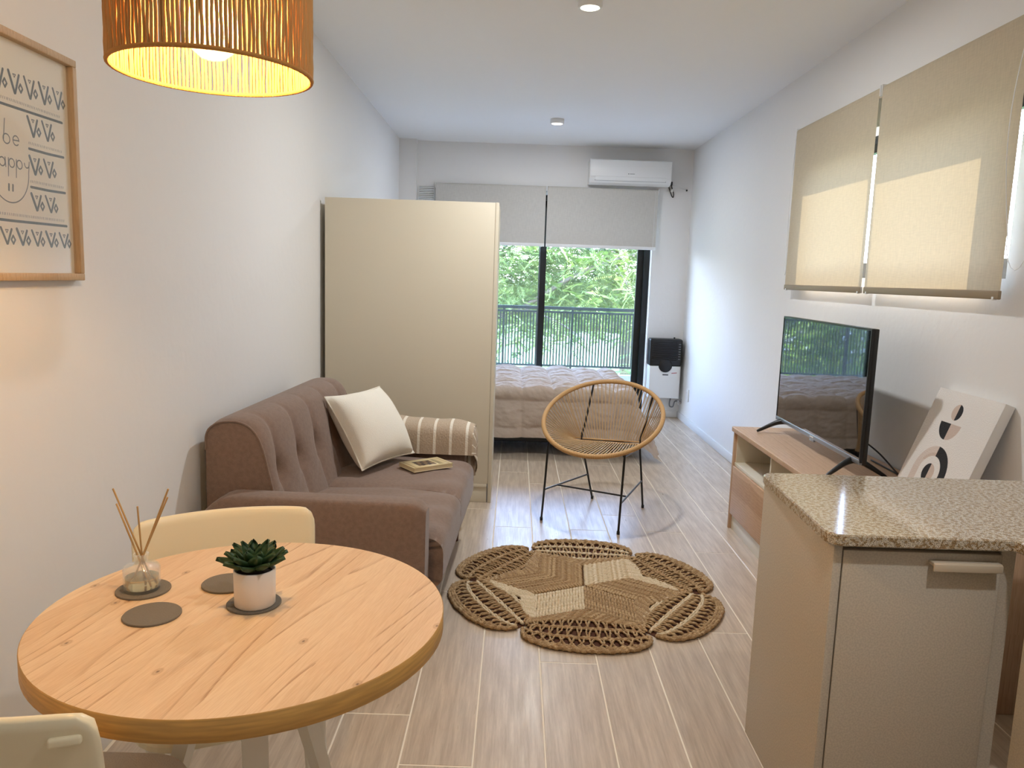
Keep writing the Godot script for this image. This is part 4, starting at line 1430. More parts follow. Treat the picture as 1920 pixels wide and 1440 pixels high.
func build_poster() -> void:
	var W := 0.50
	var H := 0.530
	var t := thing("framed_poster", "oak framed black and white print reading be happy on the left wall", "poster", Vector3(XL, 1.561, -1.968 + W / 2), PI / 2)
	# local x runs towards the back of the room after the turn, z out of the wall
	var fw := 0.017
	part("frame_rail", rbox(Vector3(W, fw, 0.022), 0.002), M.frame_oak, t, Vector3(0, H / 2 - fw / 2, 0.012))
	part("frame_rail", rbox(Vector3(W, fw, 0.022), 0.002), M.frame_oak, t, Vector3(0, -H / 2 + fw / 2, 0.012))
	part("frame_stile", rbox(Vector3(fw, H - 2 * fw, 0.022), 0.002), M.frame_oak, t, Vector3(W / 2 - fw / 2, 0, 0.012))
	part("frame_stile", rbox(Vector3(fw, H - 2 * fw, 0.022), 0.002), M.frame_oak, t, Vector3(-W / 2 + fw / 2, 0, 0.012))
	var w := 900
	var h := 1060
	var im := Image.create(w, h, false, Image.FORMAT_RGB8)
	im.fill(rgb(240, 228, 206))
	var ink := rgb(28, 24, 24)
	var row := func(x0: float, x1: float, y0: float, y1: float) -> void:
		var p := 104.0
		var x := x0
		var k := 0
		while x + p * 0.5 < x1:
			stroke(im, [Vector2(x, y0), Vector2(x + p * 0.34, y1)], 15.0 if k % 2 == 0 else 12.0, ink)
			stroke(im, [Vector2(x + p * 0.38, y1), Vector2(x + p * 0.66, y0 + 4)], 12.0, ink)
			var c := Vector2(x + p * 0.74, (y0 + y1) / 2 + 16)
			stroke(im, [c + Vector2(0, -19), c + Vector2(13, 0), c + Vector2(0, 19), c + Vector2(-13, 0), c + Vector2(0, -19)], 9.0, ink)
			var d := Vector2(x + p * 0.36, y0 + 12)
			stroke(im, [d + Vector2(-9, -5), d + Vector2(9, -5), d + Vector2(0, 9), d + Vector2(-9, -5)], 4.0, ink)
			x += p
			k += 1
	var rule := func(x0: float, x1: float, y: float) -> void:
		stroke(im, [Vector2(x0, y), Vector2((x0 + x1) / 2, y + 2), Vector2(x1, y - 1)], 12.0, ink)
		var x := x0
		while x < x1 - 12:
			stroke(im, [Vector2(x, y - 22), Vector2(x + 2, y - 32)], 3.0, rgb(90, 84, 80))
			x += 8.0 + 5.0 * absf(sin(x * 3.7))
	row.call(60, 850, h * 0.130, h * 0.215)
	rule.call(60, 850, h * 0.277)
	for side in [[60, 300], [590, 850]]:
		row.call(side[0], side[1], h * 0.300, h * 0.380)
		rule.call(side[0], side[1], h * 0.440)
		row.call(side[0], side[1], h * 0.473, h * 0.548)
		rule.call(side[0], side[1], h * 0.610)
		row.call(side[0], side[1], h * 0.640, h * 0.710)
	rule.call(60, 850, h * 0.770)
	row.call(60, 850, h * 0.806, h * 0.872)
	# hand lettering
	var pen := 5.0
	var bx := 420.0
	var by := 470.0
	stroke(im, [Vector2(bx + 14, by - 110), Vector2(bx, by - 10)], pen, ink)
	stroke(im, arc2(Vector2(bx + 20, by - 22), 22, 22, PI, PI * 3.0), pen, ink)
	stroke(im, [Vector2(bx + 62, by - 24), Vector2(bx + 100, by - 26)], pen, ink)
	stroke(im, arc2(Vector2(bx + 82, by - 24), 20, 22, 0, -PI * 1.75), pen, ink)
	var y2 := 575.0
	var hx := 330.0
	stroke(im, [Vector2(hx + 10, y2 - 80), Vector2(hx, y2)], pen, ink)
	stroke(im, arc2(Vector2(hx + 20, y2 - 18), 17, 22, PI, TAU), pen, ink)
	stroke(im, [Vector2(hx + 37, y2 - 18), Vector2(hx + 38, y2)], pen, ink)
	stroke(im, arc2(Vector2(hx + 74, y2 - 20), 19, 20, 0, TAU), pen, ink)
	stroke(im, [Vector2(hx + 94, y2 - 42), Vector2(hx + 96, y2)], pen, ink)
	for k in 2:
		var px := hx + 116 + k * 52
		stroke(im, [Vector2(px, y2 - 42), Vector2(px - 6, y2 + 40)], pen, ink)
		stroke(im, arc2(Vector2(px + 20, y2 - 22), 18, 20, PI, PI * 3.0), pen, ink)
	stroke(im, arc2(Vector2(hx + 238, y2 - 34), 16, 20, PI, 0), pen, ink)
	stroke(im, [Vector2(hx + 256, y2 - 44), Vector2(hx + 248, y2 + 10)], pen, ink)
	# the tail of the y runs into a smile, with two dots above it
	var smile := []
	for i in 30:
		var a := lerpf(0.0, PI * 0.92, i / 29.0)
		smile.append(Vector2(450 + cos(a) * 128, y2 + 10 + sin(a) * 150))
	stroke(im, smile, pen, ink)
	stroke(im, [Vector2(440, y2 + 78), Vector2(438, y2 + 104)], 10.0, ink)
	stroke(im, [Vector2(466, y2 + 78), Vector2(464, y2 + 104)], 10.0, ink)
	var pm := mat("poster_print", Color.WHITE, 0.6)
	pm.albedo_texture = ImageTexture.create_from_image(im)
	var st := begin()
	var a := W / 2 - fw
	var b := H / 2 - fw
	quad(st, Vector3(-a, -b, 0.006), Vector3(-a, b, 0.006), Vector3(a, b, 0.006), Vector3(a, -b, 0.006), Vector2(0, 1), Vector2(0, 0), Vector2(1, 0), Vector2(1, 1))
	part("print", commit(st), pm, t)
	part("backing_board", box(Vector3(W - 0.01, H - 0.01, 0.004)), M.paper, t, Vector3(0, 0, 0.003))
	part("glazing", box(Vector3(2 * a, 2 * b, 0.0015)), M.pane, t, Vector3(0, 0, 0.010))

func build_canvas() -> void:
	var W := 0.400
	var H := 0.415
	var t := thing("canvas_print", "white canvas with black and beige geometric shapes leaning on the right wall", "canvas")
	var lean := 0.350
	var w := 480
	var h := 498
	var S := 1200.0
	var cx := 0.42 * W * S
	var im := Image.create(w, h, false, Image.FORMAT_RGB8)
	var black := rgb(34, 33, 36)
	var beige := rgb(206, 186, 172)
	for y in h:
		for x in w:
			var p := Vector2(x, y)
			var c := rgb(232, 227, 221)
			var q := p - Vector2(cx + 4, 0.075 * S)
			if q.length() < 0.031 * S: c = black if q.x > 2 else beige
			q = p - Vector2(cx, 0.120 * S)
			if q.y > 0 and q.length() < 0.064 * S: c = beige if q.x > 0 else black
			q = p - Vector2(cx, 0.318 * S)
			var r := q.length() / S
			if q.y > 0: r = maxf(absf(q.x) / S, 0.0)
			if r < 0.105 and q.y < 0.07 * S:
				if r > 0.066: c = black if q.x > 0 else (beige if int(r * 900.0) % 3 != 0 or q.y < -0.04 * S and r < 0.08 else rgb(232, 227, 221))
			if q.length() / S < 0.036: c = beige if q.x > 0 else black
			im.set_pixel(x, y, c)
	var cm := mat("canvas_art", Color.WHITE, 0.8)
	cm.albedo_texture = ImageTexture.create_from_image(im)
	cm.normal_enabled = true
	cm.normal_texture = bump(256, 0.2, 3.0, 2, 3)
	cm.normal_scale = 0.2
	# local: x along the width, y up the slope, z out of the picture
	var up := Vector3(sin(lean), cos(lean), 0)
	var right := Vector3(0, 0, 1)
	var out := right.cross(up)
	t.transform = Transform3D(Basis(right, up, out), Vector3(1.548, 0.5755, -2.752))
	var st := begin()
	var a := W / 2
	quad(st, Vector3(-a, 0, 0.0182), Vector3(-a, H, 0.0182), Vector3(a, H, 0.0182), Vector3(a, 0, 0.0182), Vector2(0, 1), Vector2(0, 0), Vector2(1, 0), Vector2(1, 1))
	part("stretched_canvas", rbox(Vector3(W, H, 0.036), 0.002), M.canvas_edge, t, Vector3(0, H / 2, 0))
	part("printed_face", commit(st), cm, t)

# ---------------------------------------------------------------- television wall
func build_tv() -> void:
	var z0 := -4.145
	var z1 := -2.30
	var len := z1 - z0
	var x0 := 1.243
	var dep := 0.455
	var t := thing("tv_stand", "low light wood television stand with open niches and drawers", "tv stand", Vector3(x0, 0, (z0 + z1) / 2))
	# local x into the wall, z along it
	part("top_board", rbox(Vector3(dep + 0.012, 0.026, len), 0.004, 2), M.stand_wood, t, Vector3(dep / 2 - 0.006, 0.557, 0))
	for s in [-1, 1]:
		part("side_panel", rbox(Vector3(dep, 0.544, 0.020), 0.002), M.stand_wood, t, Vector3(dep / 2, 0.272, s * (len / 2 - 0.012)))
	part("back_panel", box(Vector3(0.010, 0.46, len - 0.05)), M.cream_board, t, Vector3(dep - 0.012, 0.31, 0))
	part("niche_floor", rbox(Vector3(dep - 0.03, 0.018, len - 0.046), 0.001), M.cream_board, t, Vector3(dep / 2 - 0.005, 0.366, 0))
	part("inner_lining", rbox(Vector3(dep - 0.03, 0.17, 0.008), 0.001), M.cream_board, t, Vector3(dep / 2, 0.460, -len / 2 + 0.027))
	for d in [-0.335, 0.31]:
		part("divider", rbox(Vector3(dep - 0.02, 0.170, 0.016), 0.001), M.cream_board, t, Vector3(dep / 2, 0.459, d))
	for k in 3:
		var zc := -len / 2 + 0.024 + (len - 0.048) / 3 * (k + 0.5)
		var dr := part("drawer", rbox(Vector3(0.018, 0.268, (len - 0.048) / 3 - 0.004), 0.0015), M.drawer_wood, t, Vector3(0.010, 0.222, zc))
		dr.set_meta("label", "wood grained drawer front")
	part("drawer_box", box(Vector3(dep - 0.06, 0.25, len - 0.06)), M.cream_board, t, Vector3(dep / 2 + 0.01, 0.22, 0))
	part("plinth", rbox(Vector3(0.016, 0.082, len - 0.046), 0.001), M.cream_board, t, Vector3(0.024, 0.041, 0))
	# television
	var a := Vector3(1.436, 0, -4.04)
	var b := Vector3(1.425, 0, -3.022)
	var mid := (a + b) / 2
	var w := a.distance_to(b)
	var tv := thing("television", "black flat screen television on splayed feet on the wood stand", "television", Vector3(mid.x, 0.570, mid.z), atan2(-(b - a).z, (b - a).x))
	# local x from the far end to the near end, z away from the screen, so the screen faces -z
	var H := 0.548
	var y0 := 0.066
	var bz := begin()
	add_box(bz, Vector3(0, y0 + H - 0.004, 0), Vector3(w, 0.008, 0.012))
	add_box(bz, Vector3(-w / 2 + 0.003, y0 + H / 2, 0), Vector3(0.006, H - 0.016, 0.012))
	add_box(bz, Vector3(w / 2 - 0.003, y0 + H / 2, 0), Vector3(0.006, H - 0.016, 0.012))
	part("bezel", commit(bz), M.black_plastic, tv)
	part("chin", rbox(Vector3(w, 0.020, 0.014), 0.002), M.silver_trim, tv, Vector3(0, y0 + 0.010, 0))
	part("screen", box(Vector3(w - 0.012, H - 0.026, 0.006)), M.screen, tv, Vector3(0, y0 + 0.020 + (H - 0.028) / 2, 0.001))
	part("rear_shell", rbox(Vector3(w, H, 0.020), 0.004), M.black_plastic, tv, Vector3(0, y0 + H / 2, -0.016))
	part("rear_hump", rbox(Vector3(w * 0.72, H * 0.52, 0.040), 0.012, 2), M.black_plastic, tv, Vector3(0, y0 + H * 0.32, -0.042))
	part("sensor_window", rbox(Vector3(0.052, 0.012, 0.010), 0.002), M.silver_trim, tv, Vector3(0.0, y0 - 0.005, 0.002))
	part("maker_mark", box(Vector3(0.040, 0.006, 0.0012)), M.white_plastic, tv, Vector3(0.0, y0 + 0.010, 0.0075))
	for s in [-1, 1]:
		var st := begin()
		var hub := Vector3(s * (w / 2 - 0.085), y0 + 0.004, -0.010)
		for e in [1, -1]:
			var foot := Vector3(s * (w / 2 - 0.045), 0.006, e * 0.125 - 0.01)
			add_tube(st, curve([hub, hub.lerp(foot, 0.35) + Vector3(0, 0.008, 0), foot], 5), [0.016, 0.0155, 0.015, 0.014, 0.013, 0.012, 0.011, 0.010, 0.009, 0.008, 0.006], 8)
		part("foot", commit(st), M.black_plastic, tv)
	var cab := curve([Vector3(1.515, 0.70, -3.20), Vector3(1.555, 0.66, -3.135), Vector3(1.595, 0.60, -3.06), Vector3(1.615, 0.5755, -3.03), Vector3(1.640, 0.5745, -3.10), Vector3(1.650, 0.5745, -3.40)], 8)
	single("television_cable", tube(cab, 0.0035, 7), M.black_plastic, "black cable hanging behind the television onto the stand", "cable")

func build_wall_fittings() -> void:
	# air conditioner
	var t := thing("air_conditioner", "white split air conditioner high on the wall above the balcony blind", "air conditioner", Vector3(1.080, 2.345, ZB))
	var sec := [Vector2(0.0, -0.105), Vector2(0.10, -0.112), Vector2(0.165, -0.098), Vector2(0.196, -0.062), Vector2(0.203, 0.0), Vector2(0.205, 0.075), Vector2(0.200, 0.106), Vector2(0.188, 0.112), Vector2(0.0, 0.112)]
	var st := begin()
	var w := 0.384
	st.set_smooth_group(-1)
	for i in sec.size():
		var a: Vector2 = sec[i]
		var b: Vector2 = sec[(i + 1) % sec.size()]
		quad(st, Vector3(-w, a.y, a.x), Vector3(-w, b.y, b.x), Vector3(w, b.y, b.x), Vector3(w, a.y, a.x))
		for s in [-1, 1]:
			var c := Vector3(s * w, 0, 0.1)
			if s > 0: vert(st, c); vert(st, Vector3(w, a.y, a.x)); vert(st, Vector3(w, b.y, b.x))
			else: vert(st, c); vert(st, Vector3(-w, b.y, b.x)); vert(st, Vector3(-w, a.y, a.x))
	part("housing", commit(st), M.white_plastic, t)
	part("front_cover", rbox(Vector3(0.752, 0.150, 0.008), 0.003), M.white_plastic, t, Vector3(0, 0.030, 0.2075), Vector3(-0.02, 0, 0))
	part("outlet_slot", box(Vector3(0.668, 0.006, 0.004)), M.grey_plastic, t, Vector3(0, -0.0785, 0.1865), Vector3(0.75, 0, 0))
	part("air_flap", rbox(Vector3(0.66, 0.040, 0.005), 0.002), M.white_plastic, t, Vector3(0, -0.0625, 0.1985), Vector3(0.5, 0, 0))
	part("logo_dot", disc(0.0042, 0.0012, 0.0002, 14), M.black_plastic, t, Vector3(-0.022, -0.018, 0.2115), Vector3(PI / 2, 0, 0))
	part("logo_word", box(Vector3(0.046, 0.004, 0.0012)), M.grey_plastic, t, Vector3(0.012, -0.018, 0.2120))
	part("pipe_sleeve", rbox(Vector3(0.030, 0.036, 0.05), 0.006, 2), M.black_plastic, t, Vector3(0.412, -0.072, 0.026))
	part("loose_wire", tube(curve([Vector3(0.395, -0.095, 0.02), Vector3(0.412, -0.14, 0.016), Vector3(0.432, -0.185, 0.012), Vector3(0.446, -0.195, 0.012), Vector3(0.448, -0.16, 0.012), Vector3(0.430, -0.11, 0.012), Vector3(0.425, -0.085, 0.014)], 6), 0.0045, 7), M.black_plastic, t)
	part("wire_tie", rbox(Vector3(0.026, 0.030, 0.02), 0.006), M.white_plastic, t, Vector3(0.428, -0.135, 0.016))
	part("drain_wire", tube(curve([Vector3(0.425, -0.09, 0.01), Vector3(0.48, -0.098, 0.008), Vector3(0.535, -0.112, 0.006), Vector3(0.570, -0.125, 0.006)], 5), 0.0028, 6), M.white_plastic, t)
	part("wire_end", rbox(Vector3(0.014, 0.016, 0.012), 0.004), M.black_plastic, t, Vector3(0.574, -0.127, 0.0075))
	# vent grille
	var v := thing("vent_grille", "small white slatted vent grille beside the balcony blind", "vent", Vector3(-0.849, 2.10, ZB))
	part("frame", box(Vector3(0.15, 0.15, 0.006)), M.grey_plastic, v, Vector3(0, 0, 0.003))
	for k in 9: part("slat", box(Vector3(0.148, 0.009, 0.012)), M.white_plastic, v, Vector3(0, -0.066 + k * 0.0165, 0.010), Vector3(0.5, 0, 0))
	for s in [-1, 1]: part("border", box(Vector3(0.006, 0.15, 0.014)), M.white_plastic, v, Vector3(s * 0.073, 0, 0.008))
	# gas heater
	var h := thing("gas_heater", "white wall heater with black grille top in the corner by the balcony door", "heater", Vector3(1.518, 0.213, ZB))
	part("body", rbox(Vector3(0.300, 0.315, 0.150), 0.006, 2), M.white_plastic, h, Vector3(0, 0.158, 0.085))
	part("grille_hood", rbox(Vector3(0.318, 0.265, 0.158), 0.020, 3), M.black_plastic, h, Vector3(0, 0.448, 0.083))
	part("knob_bulge", lathe([Vector2(0, 0), Vector2(0.060, 0), Vector2(0.066, 0.004), Vector2(0.066, 0.010), Vector2(0.058, 0.014), Vector2(0, 0.016)], 28), M.black_plastic, h, Vector3(0.0, 0.322, 0.155), Vector3(PI / 2, 0, 0))
	for k in 9: part("louver", rbox(Vector3(0.240, 0.010, 0.012), 0.003), M.black_metal, h, Vector3(-0.016, 0.375 + k * 0.021, 0.164), Vector3(0.5, 0, 0))
	for k in 7: part("side_slot", box(Vector3(0.020, 0.007, 0.006)), M.grey_plastic, h, Vector3(0.130, 0.388 + k * 0.024, 0.163))
	part("maker_plate", box(Vector3(0.056, 0.009, 0.003)), M.black_plastic, h, Vector3(0.005, 0.232, 0.1615))
	part("sticker", box(Vector3(0.052, 0.006, 0.002)), M.red_print, h, Vector3(0.090, 0.252, 0.1612), Vector3(0, 0, 0.1))
	part("knob", disc(0.008, 0.02, 0.002, 14), M.black_plastic, h, Vector3(0.085, 0.576, 0.10))
	part("gas_pipe", tube(curve([Vector3(0.09, 0.01, 0.09), Vector3(0.075, -0.045, 0.10), Vector3(0.080, -0.085, 0.10), Vector3(0.110, -0.088, 0.10), Vector3(0.122, -0.045, 0.10), Vector3(0.142, -0.030, 0.10), Vector3(0.185, -0.032, 0.10)], 8), 0.0065, 8), M.grey_plastic, h)
	part("gas_valve", rbox(Vector3(0.030, 0.028, 0.028), 0.008, 2), M.chrome, h, Vector3(0.160, -0.034, 0.10))
	part("valve_lever", rbox(Vector3(0.010, 0.046, 0.010), 0.003), M.chrome, h, Vector3(0.152, -0.048, 0.118), Vector3(0, 0, 0.3))
	part("wall_flange", disc(0.026, 0.010, 0.003, 20), M.chrome, h, Vector3(0.191, -0.034, 0.10), Vector3(0, 0, PI / 2))
	# sockets
	var o := thing("wall_outlet", "white wall outlet plate low on the right wall near the heater", "outlet", Vector3(XR, 0.280, -7.23), -PI / 2)
	part("plate", rbox(Vector3(0.075, 0.115, 0.010), 0.003), M.white_plastic, o, Vector3(0, 0, 0.005))
	part("insert", rbox(Vector3(0.045, 0.05, 0.004), 0.001), M.white_plastic, o, Vector3(0, 0, 0.0115))

# ---------------------------------------------------------------- kitchen
func build_kitchen() -> void:
	var H := 0.85
	var zf := -1.484
	var zb := -1.985
	var x0 := 0.652
	var xi := 1.030
	# worktop: one L-shaped slab
	var poly := [Vector2(x0 + 0.035, zf), Vector2(xi - 0.006, zf), Vector2(xi, zf + 0.010), Vector2(xi, 0.9), Vector2(XR, 0.9), Vector2(XR, zb), Vector2(x0 + 0.055, zb), Vector2(x0 + 0.036, zb + 0.005), Vector2(x0 + 0.024, zb + 0.018), Vector2(x0 + 0.020, zb + 0.036), Vector2(x0 + 0.001, zf - 0.036), Vector2(x0 + 0.003, zf - 0.018), Vector2(x0 + 0.015, zf - 0.005)]
	single("worktop", prism(poly, H - 0.024, H, 0.003), M.granite, "speckled beige granite worktop with a rounded corner on the peninsula", "worktop")
	# peninsula unit
	var p := thing("peninsula_cabinet", "grey beige peninsula cabinet with one door under the granite worktop", "cabinet")
	var top := H - 0.024
	var xp := x0 + 0.022
	var zd := zf - 0.024
	part("end_panel", rbox(Vector3(0.018, top - 0.135, 0.44), 0.001), M.cabinet_board, p, Vector3(xp + 0.009, (top + 0.135) / 2, zd - 0.22))
	part("carcass", box(Vector3(xi + 0.02 - xp - 0.02, top - 0.155, 0.41)), M.cabinet_board, p, Vector3((xp + 0.02 + xi + 0.02) / 2, (top + 0.15) / 2, zd - 0.229))
	var door := part("door", rbox(Vector3(0.325, top - 0.168, 0.018), 0.0015), M.cabinet_board, p, Vector3(xp + 0.018 + 0.003 + 0.1625, (top + 0.150) / 2 - 0.006, zd - 0.009))
	var st := begin()
	add_rbox(st, Vector3(0, 0.004, 0.010), Vector3(0.140, 0.008, 0.020), 0.0015)
	add_rbox(st, Vector3(0, -0.002, 0.0205), Vector3(0.140, 0.016, 0.004), 0.0012)
	part("handle", commit(st), M.handle_grey, door, Vector3(0.082, (top - 0.168) / 2 - 0.022, 0.009))
	part("corner_post", box(Vector3(0.030, top - 0.150, 0.018)), M.cabinet_board, p, Vector3(xi + 0.005, (top + 0.150) / 2, zd - 0.014))
	part("plinth", box(Vector3(xi - xp - 0.05, 0.135, 0.014)), M.cabinet_board, p, Vector3((xi + xp) / 2, 0.0675, zd - 0.05))
	part("plinth", box(Vector3(0.014, 0.135, 0.30)), M.cabinet_board, p, Vector3(xp + 0.05, 0.0675, zd - 0.21))
	# base unit along the wall, doors facing the room
	var b := thing("base_cabinet", "grey beige base cabinet along the right wall meeting the peninsula", "cabinet")
	var xd := xi + 0.022
	part("carcass", box(Vector3(XR - xd - 0.03, top - 0.15, 2.32)), M.cabinet_board, b, Vector3((XR + xd + 0.022) / 2, (top + 0.15) / 2, -0.315))
	for k in 4:
		part("door", rbox(Vector3(0.018, top - 0.168, 0.567), 0.0015), M.cabinet_board, b, Vector3(xd + 0.009, (top + 0.15) / 2 - 0.006, -1.180 + 0.572 * k))
	part("plinth", box(Vector3(0.014, 0.135, 2.30)), M.cabinet_board, b, Vector3(xd + 0.06, 0.0675, -0.315))

# ---------------------------------------------------------------- outside
func build_balcony() -> void:
	var s := structure("balcony_slab", box(Vector3(4.2, 0.2, 1.55)), M.concrete, Vector3(0.2, -0.12, ZB - 0.2 - 0.775))
	structure("balcony_roof_slab", box(Vector3(4.2, 0.2, 1.55)), M.concrete, Vector3(0.2, CEIL + 0.10, ZB - 0.2 - 0.775))
	structure("balcony_kerb", box(Vector3(4.2, 0.26, 0.12)), M.concrete, Vector3(0.2, 0.105, -9.0))
	structure("wall_balcony_sunblock", box(Vector3(0.15, CEIL + 0.02, 1.55)), M.concrete, Vector3(1.735, CEIL / 2, ZB - 0.2 - 0.775))  # added side wall, out of view, placed to block sun from the right
	var r := thing("balcony_railing", "dark metal balcony railing of close upright slats", "railing", Vector3(0, 0, -9.0))
	part("handrail", box(Vector3(3.55, 0.035, 0.05)), M.rail_metal, r, Vector3(-0.13, 0.998, 0))
	part("top_bar", box(Vector3(3.55, 0.022, 0.03)), M.rail_metal, r, Vector3(-0.13, 0.952, 0))
	part("bottom_bar", box(Vector3(3.55, 0.022, 0.03)), M.rail_metal, r, Vector3(-0.13, 0.325, 0))
	for x in [-1.85, -0.95, -0.08, 0.72, 1.55]:
		part("post", box(Vector3(0.024, 0.78, 0.03)), M.rail_metal, r, Vector3(x, 0.61, -0.01))
	var slat := box(Vector3(0.0145, 0.625, 0.028))
	for i in 100: part("slat", slat, M.rail_metal, r, Vector3(-1.88 + i * 0.0352, 0.638, 0.0))

func frond_mesh() -> ArrayMesh:
	# a feathered leaf: stalk with pairs of narrow leaflets
	var st := begin()
	st.set_smooth_group(-1)
	var n := 9
	for i in n:
		var k := (i + 1.0) / n
		var z := 0.05 + 0.27 * k
		var y := -0.06 * k * k
		var len := 0.085 * sin(PI * (0.22 + 0.68 * k))
		for s in [-1.0, 1.0]:
			var a := Vector3(0, y, z)
			var tip := a + Vector3(s * len, -0.018, len * 0.55)
			var m := (a + tip) / 2
			var wd := Vector3(0.0, 0.004, 0.013)
			vert(st, a); vert(st, m + wd); vert(st, tip)
			vert(st, a); vert(st, tip); vert(st, m - wd)
	var tip2 := Vector3(0, -0.07, 0.42)
	vert(st, Vector3(0, -0.06, 0.32)); vert(st, Vector3(0.012, -0.062, 0.36)); vert(st, tip2)
	vert(st, Vector3(0, -0.06, 0.32)); vert(st, tip2); vert(st, Vector3(-0.012, -0.062, 0.36))
	return commit(st)

func foliage(parent: Node, mesh: Mesh, n: int, place: Callable, c0: Color, c1: Color, size: float, seed: int) -> void:
	var rr := RandomNumberGenerator.new()
	rr.seed = seed
	var mm := MultiMesh.new()
	mm.transform_format = MultiMesh.TRANSFORM_3D
	mm.use_colors = true
	mm.mesh = mesh
	mm.instance_count = n
	for i in n:
		var p: Vector3 = place.call(rr)
		var b := Basis(Vector3.UP, rr.randf() * TAU) * Basis(Vector3.RIGHT, rr.randf_range(-0.5, 0.9)) * Basis(Vector3.BACK, rr.randf_range(-0.6, 0.6))
		mm.set_instance_transform(i, Transform3D(b.scaled(Vector3.ONE * size * rr.randf_range(0.7, 1.25)), p))
		mm.set_instance_color(i, c0.lerp(c1, rr.randf()))
	var o := MultiMeshInstance3D.new()
	o.multimesh = mm
	o.material_override = M.leaf
	o.name = "foliage"
	parent.add_child(o, true)
	o.set_meta("kind", "stuff")

func tree(label: String, at: Vector3, clusters: Array, n: int, branches: Array, c0: Color, c1: Color, seed: int, frond: Mesh) -> void:
	var t := thing("tree", label, "tree", at, 0.0, "trees beyond the balcony")
	part("trunk", tube(curve([Vector3(0, 0, 0), Vector3(0.08, 1.4, 0.05), Vector3(-0.05, 2.8, -0.05), Vector3(0.05, 4.2, 0)], 5), 0.14, 9), M.bark, t)
	for b in branches:
		var pts := []
		for q in b[0]: pts.append(q - at)
		var cv := curve(pts, 6)
		var rad := []
		for i in cv.size(): rad.append(lerpf(b[1], b[1] * 0.35, float(i) / (cv.size() - 1)))
		part("branch", tube(cv, rad, 7), M.bark, t)
	foliage(t, frond, n, func(rr: RandomNumberGenerator) -> Vector3:
		var c: Array = clusters[rr.randi() % clusters.size()]
		var d := Vector3(rr.randfn(), rr.randfn(), rr.randfn()).normalized() * pow(rr.randf(), 0.42)
		return c[0] - at + d * c[1], c0, c1, 1.0, seed)

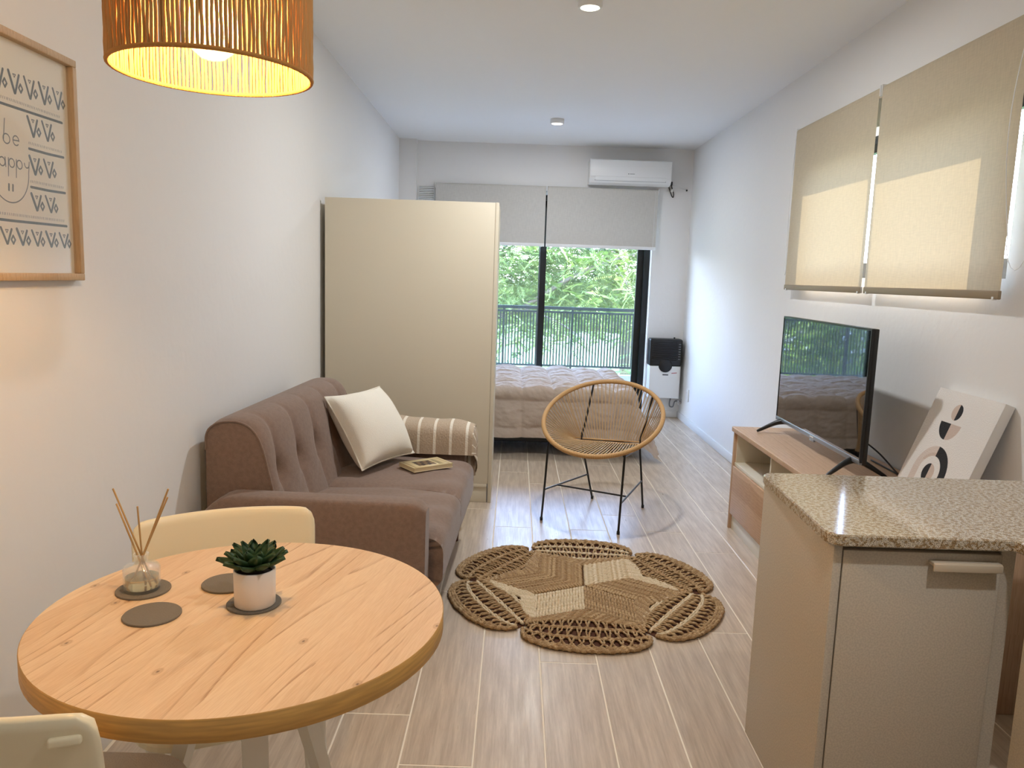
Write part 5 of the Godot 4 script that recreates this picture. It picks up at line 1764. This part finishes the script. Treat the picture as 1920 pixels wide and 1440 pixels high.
func build_outside() -> void:
	var frond := frond_mesh()
	structure("ground", box(Vector3(80, 0.2, 60)), M.lawn, Vector3(0, -3.3, -38))
	var g0 := Color(0.20, 0.30, 0.08)
	var g1 := Color(0.44, 0.50, 0.18)
	tree("feathery green tree with a long slanting branch beyond the balcony railing", Vector3(-0.9, -3.2, -14.50), [[Vector3(0.3, 2.3, -13.90), Vector3(2.2, 1.0, 1.3)], [Vector3(1.9, 1.5, -13.90), Vector3(1.7, 1.1, 1.2)], [Vector3(-1.2, 1.7, -14.10), Vector3(1.7, 1.2, 1.3)], [Vector3(0.6, 0.9, -14.50), Vector3(2.4, 0.9, 1.2)], [Vector3(2.9, 2.6, -14.10), Vector3(1.5, 0.9, 1.2)]], 7500, [[[Vector3(-0.9, 0.4, -14.50), Vector3(0.1, 0.75, -13.90), Vector3(1.0, 1.35, -13.40), Vector3(1.9, 1.75, -13.20), Vector3(2.6, 1.85, -13.10)], 0.055], [[Vector3(-0.9, 0.7, -14.50), Vector3(-0.3, 1.6, -14.00), Vector3(0.4, 2.4, -13.50), Vector3(2.3, 2.45, -13.40)], 0.035], [[Vector3(0.9, 2.2, -13.60), Vector3(1.3, 1.7, -13.30)], 0.02], [[Vector3(1.7, 1.7, -13.30), Vector3(2.0, 1.2, -13.20), Vector3(2.2, 0.8, -13.20)], 0.02], [[Vector3(0.2, 0.8, -13.90), Vector3(0.8, 0.6, -13.40), Vector3(1.3, 0.3, -13.20)], 0.02], [[Vector3(-0.9, 0.5, -14.50), Vector3(-1.8, 1.2, -14.20), Vector3(-2.3, 2.2, -14.10)], 0.05]], g0, g1, 5, frond)
	tree("yellow green leafy tree standing behind the feathery one", Vector3(2.8, -3.2, -18.30), [[Vector3(2.6, 1.8, -17.90), Vector3(2.8, 2.0, 1.6)], [Vector3(0.2, 1.2, -18.30), Vector3(2.2, 1.6, 1.4)], [Vector3(4.6, 0.6, -17.30), Vector3(2.0, 2.0, 1.4)]], 4200, [[[Vector3(2.8, 0.6, -18.30), Vector3(2.0, 1.6, -17.90), Vector3(1.2, 2.6, -17.70)], 0.07]], Color(0.26, 0.34, 0.10), Color(0.50, 0.52, 0.20), 9, frond)
	tree("mid green tree standing before the pale building", Vector3(-2.6, -3.2, -13.70), [[Vector3(-2.5, 1.2, -13.50), Vector3(1.1, 1.3, 1.0)], [Vector3(-2.1, 0.1, -13.30), Vector3(1.1, 1.1, 1.0)]], 2200, [[[Vector3(-3.4, 0.5, -13.70), Vector3(-3.0, 1.4, -13.40), Vector3(-2.6, 2.0, -13.30)], 0.05]], Color(0.20, 0.34, 0.07), Color(0.40, 0.50, 0.14), 13, frond)
	# shrubs under the trees, seen through the slats
	for k in 4:
		var c := Vector3(-2.2 + k * 2.1, -1.3, -12.6 - 0.4 * (k % 2))
		var b := thing("shrub", ["dense dark green shrub below the balcony, behind the wardrobe side of the railing", "dense dark green shrub below the balcony at the trunk of the feathery tree", "dense dark green shrub below the balcony in line with the door mullion", "dense dark green shrub below the balcony in line with the gas heater"][k], "shrub", Vector3(c.x, -3.2, c.z), 0.0, "shrubs below the balcony")
		for j in 3: part("stem", tube([Vector3(0.1 * j - 0.1, 0, 0), Vector3(0.35 * (j - 1), 1.6, 0.1 * j)], 0.03, 6), M.bark, b)
		foliage(b, frond, 1300, func(rr: RandomNumberGenerator) -> Vector3:
			var d := Vector3(rr.randfn(), rr.randfn(), rr.randfn()).normalized() * pow(rr.randf(), 0.4)
			return Vector3(0, 1.75, 0) + d * Vector3(1.35, 1.5, 0.9), Color(0.05, 0.12, 0.04), Color(0.16, 0.26, 0.08), 1.0, 30 + k)
	# building across the street
	var bd := thing("apartment_building", "pale plain building across the street behind the trees", "building", Vector3(-10.5, -3.2, -25.0))
	part("wall", box(Vector3(9.0, 6.0, 6.0)), M.facade, bd, Vector3(0, 3.0, 0))
	part("parapet", box(Vector3(9.2, 0.25, 6.2)), M.concrete, bd, Vector3(0, 6.1, 0))
	for i in 4:
		part("window", box(Vector3(1.1, 1.2, 0.06)), M.dark_glass, bd, Vector3(-3.3 + i * 2.2, 4.6, 3.02))
	var gw := thing("garden_wall", "low grey garden wall in front of the pale building", "wall", Vector3(-7.0, -3.2, -19.0))
	part("masonry", box(Vector3(7.0, 2.9, 0.3)), M.street_wall, gw, Vector3(0, 1.45, 0))
	part("coping", box(Vector3(7.0, 0.08, 0.4)), M.concrete, gw, Vector3(0, 2.94, 0))
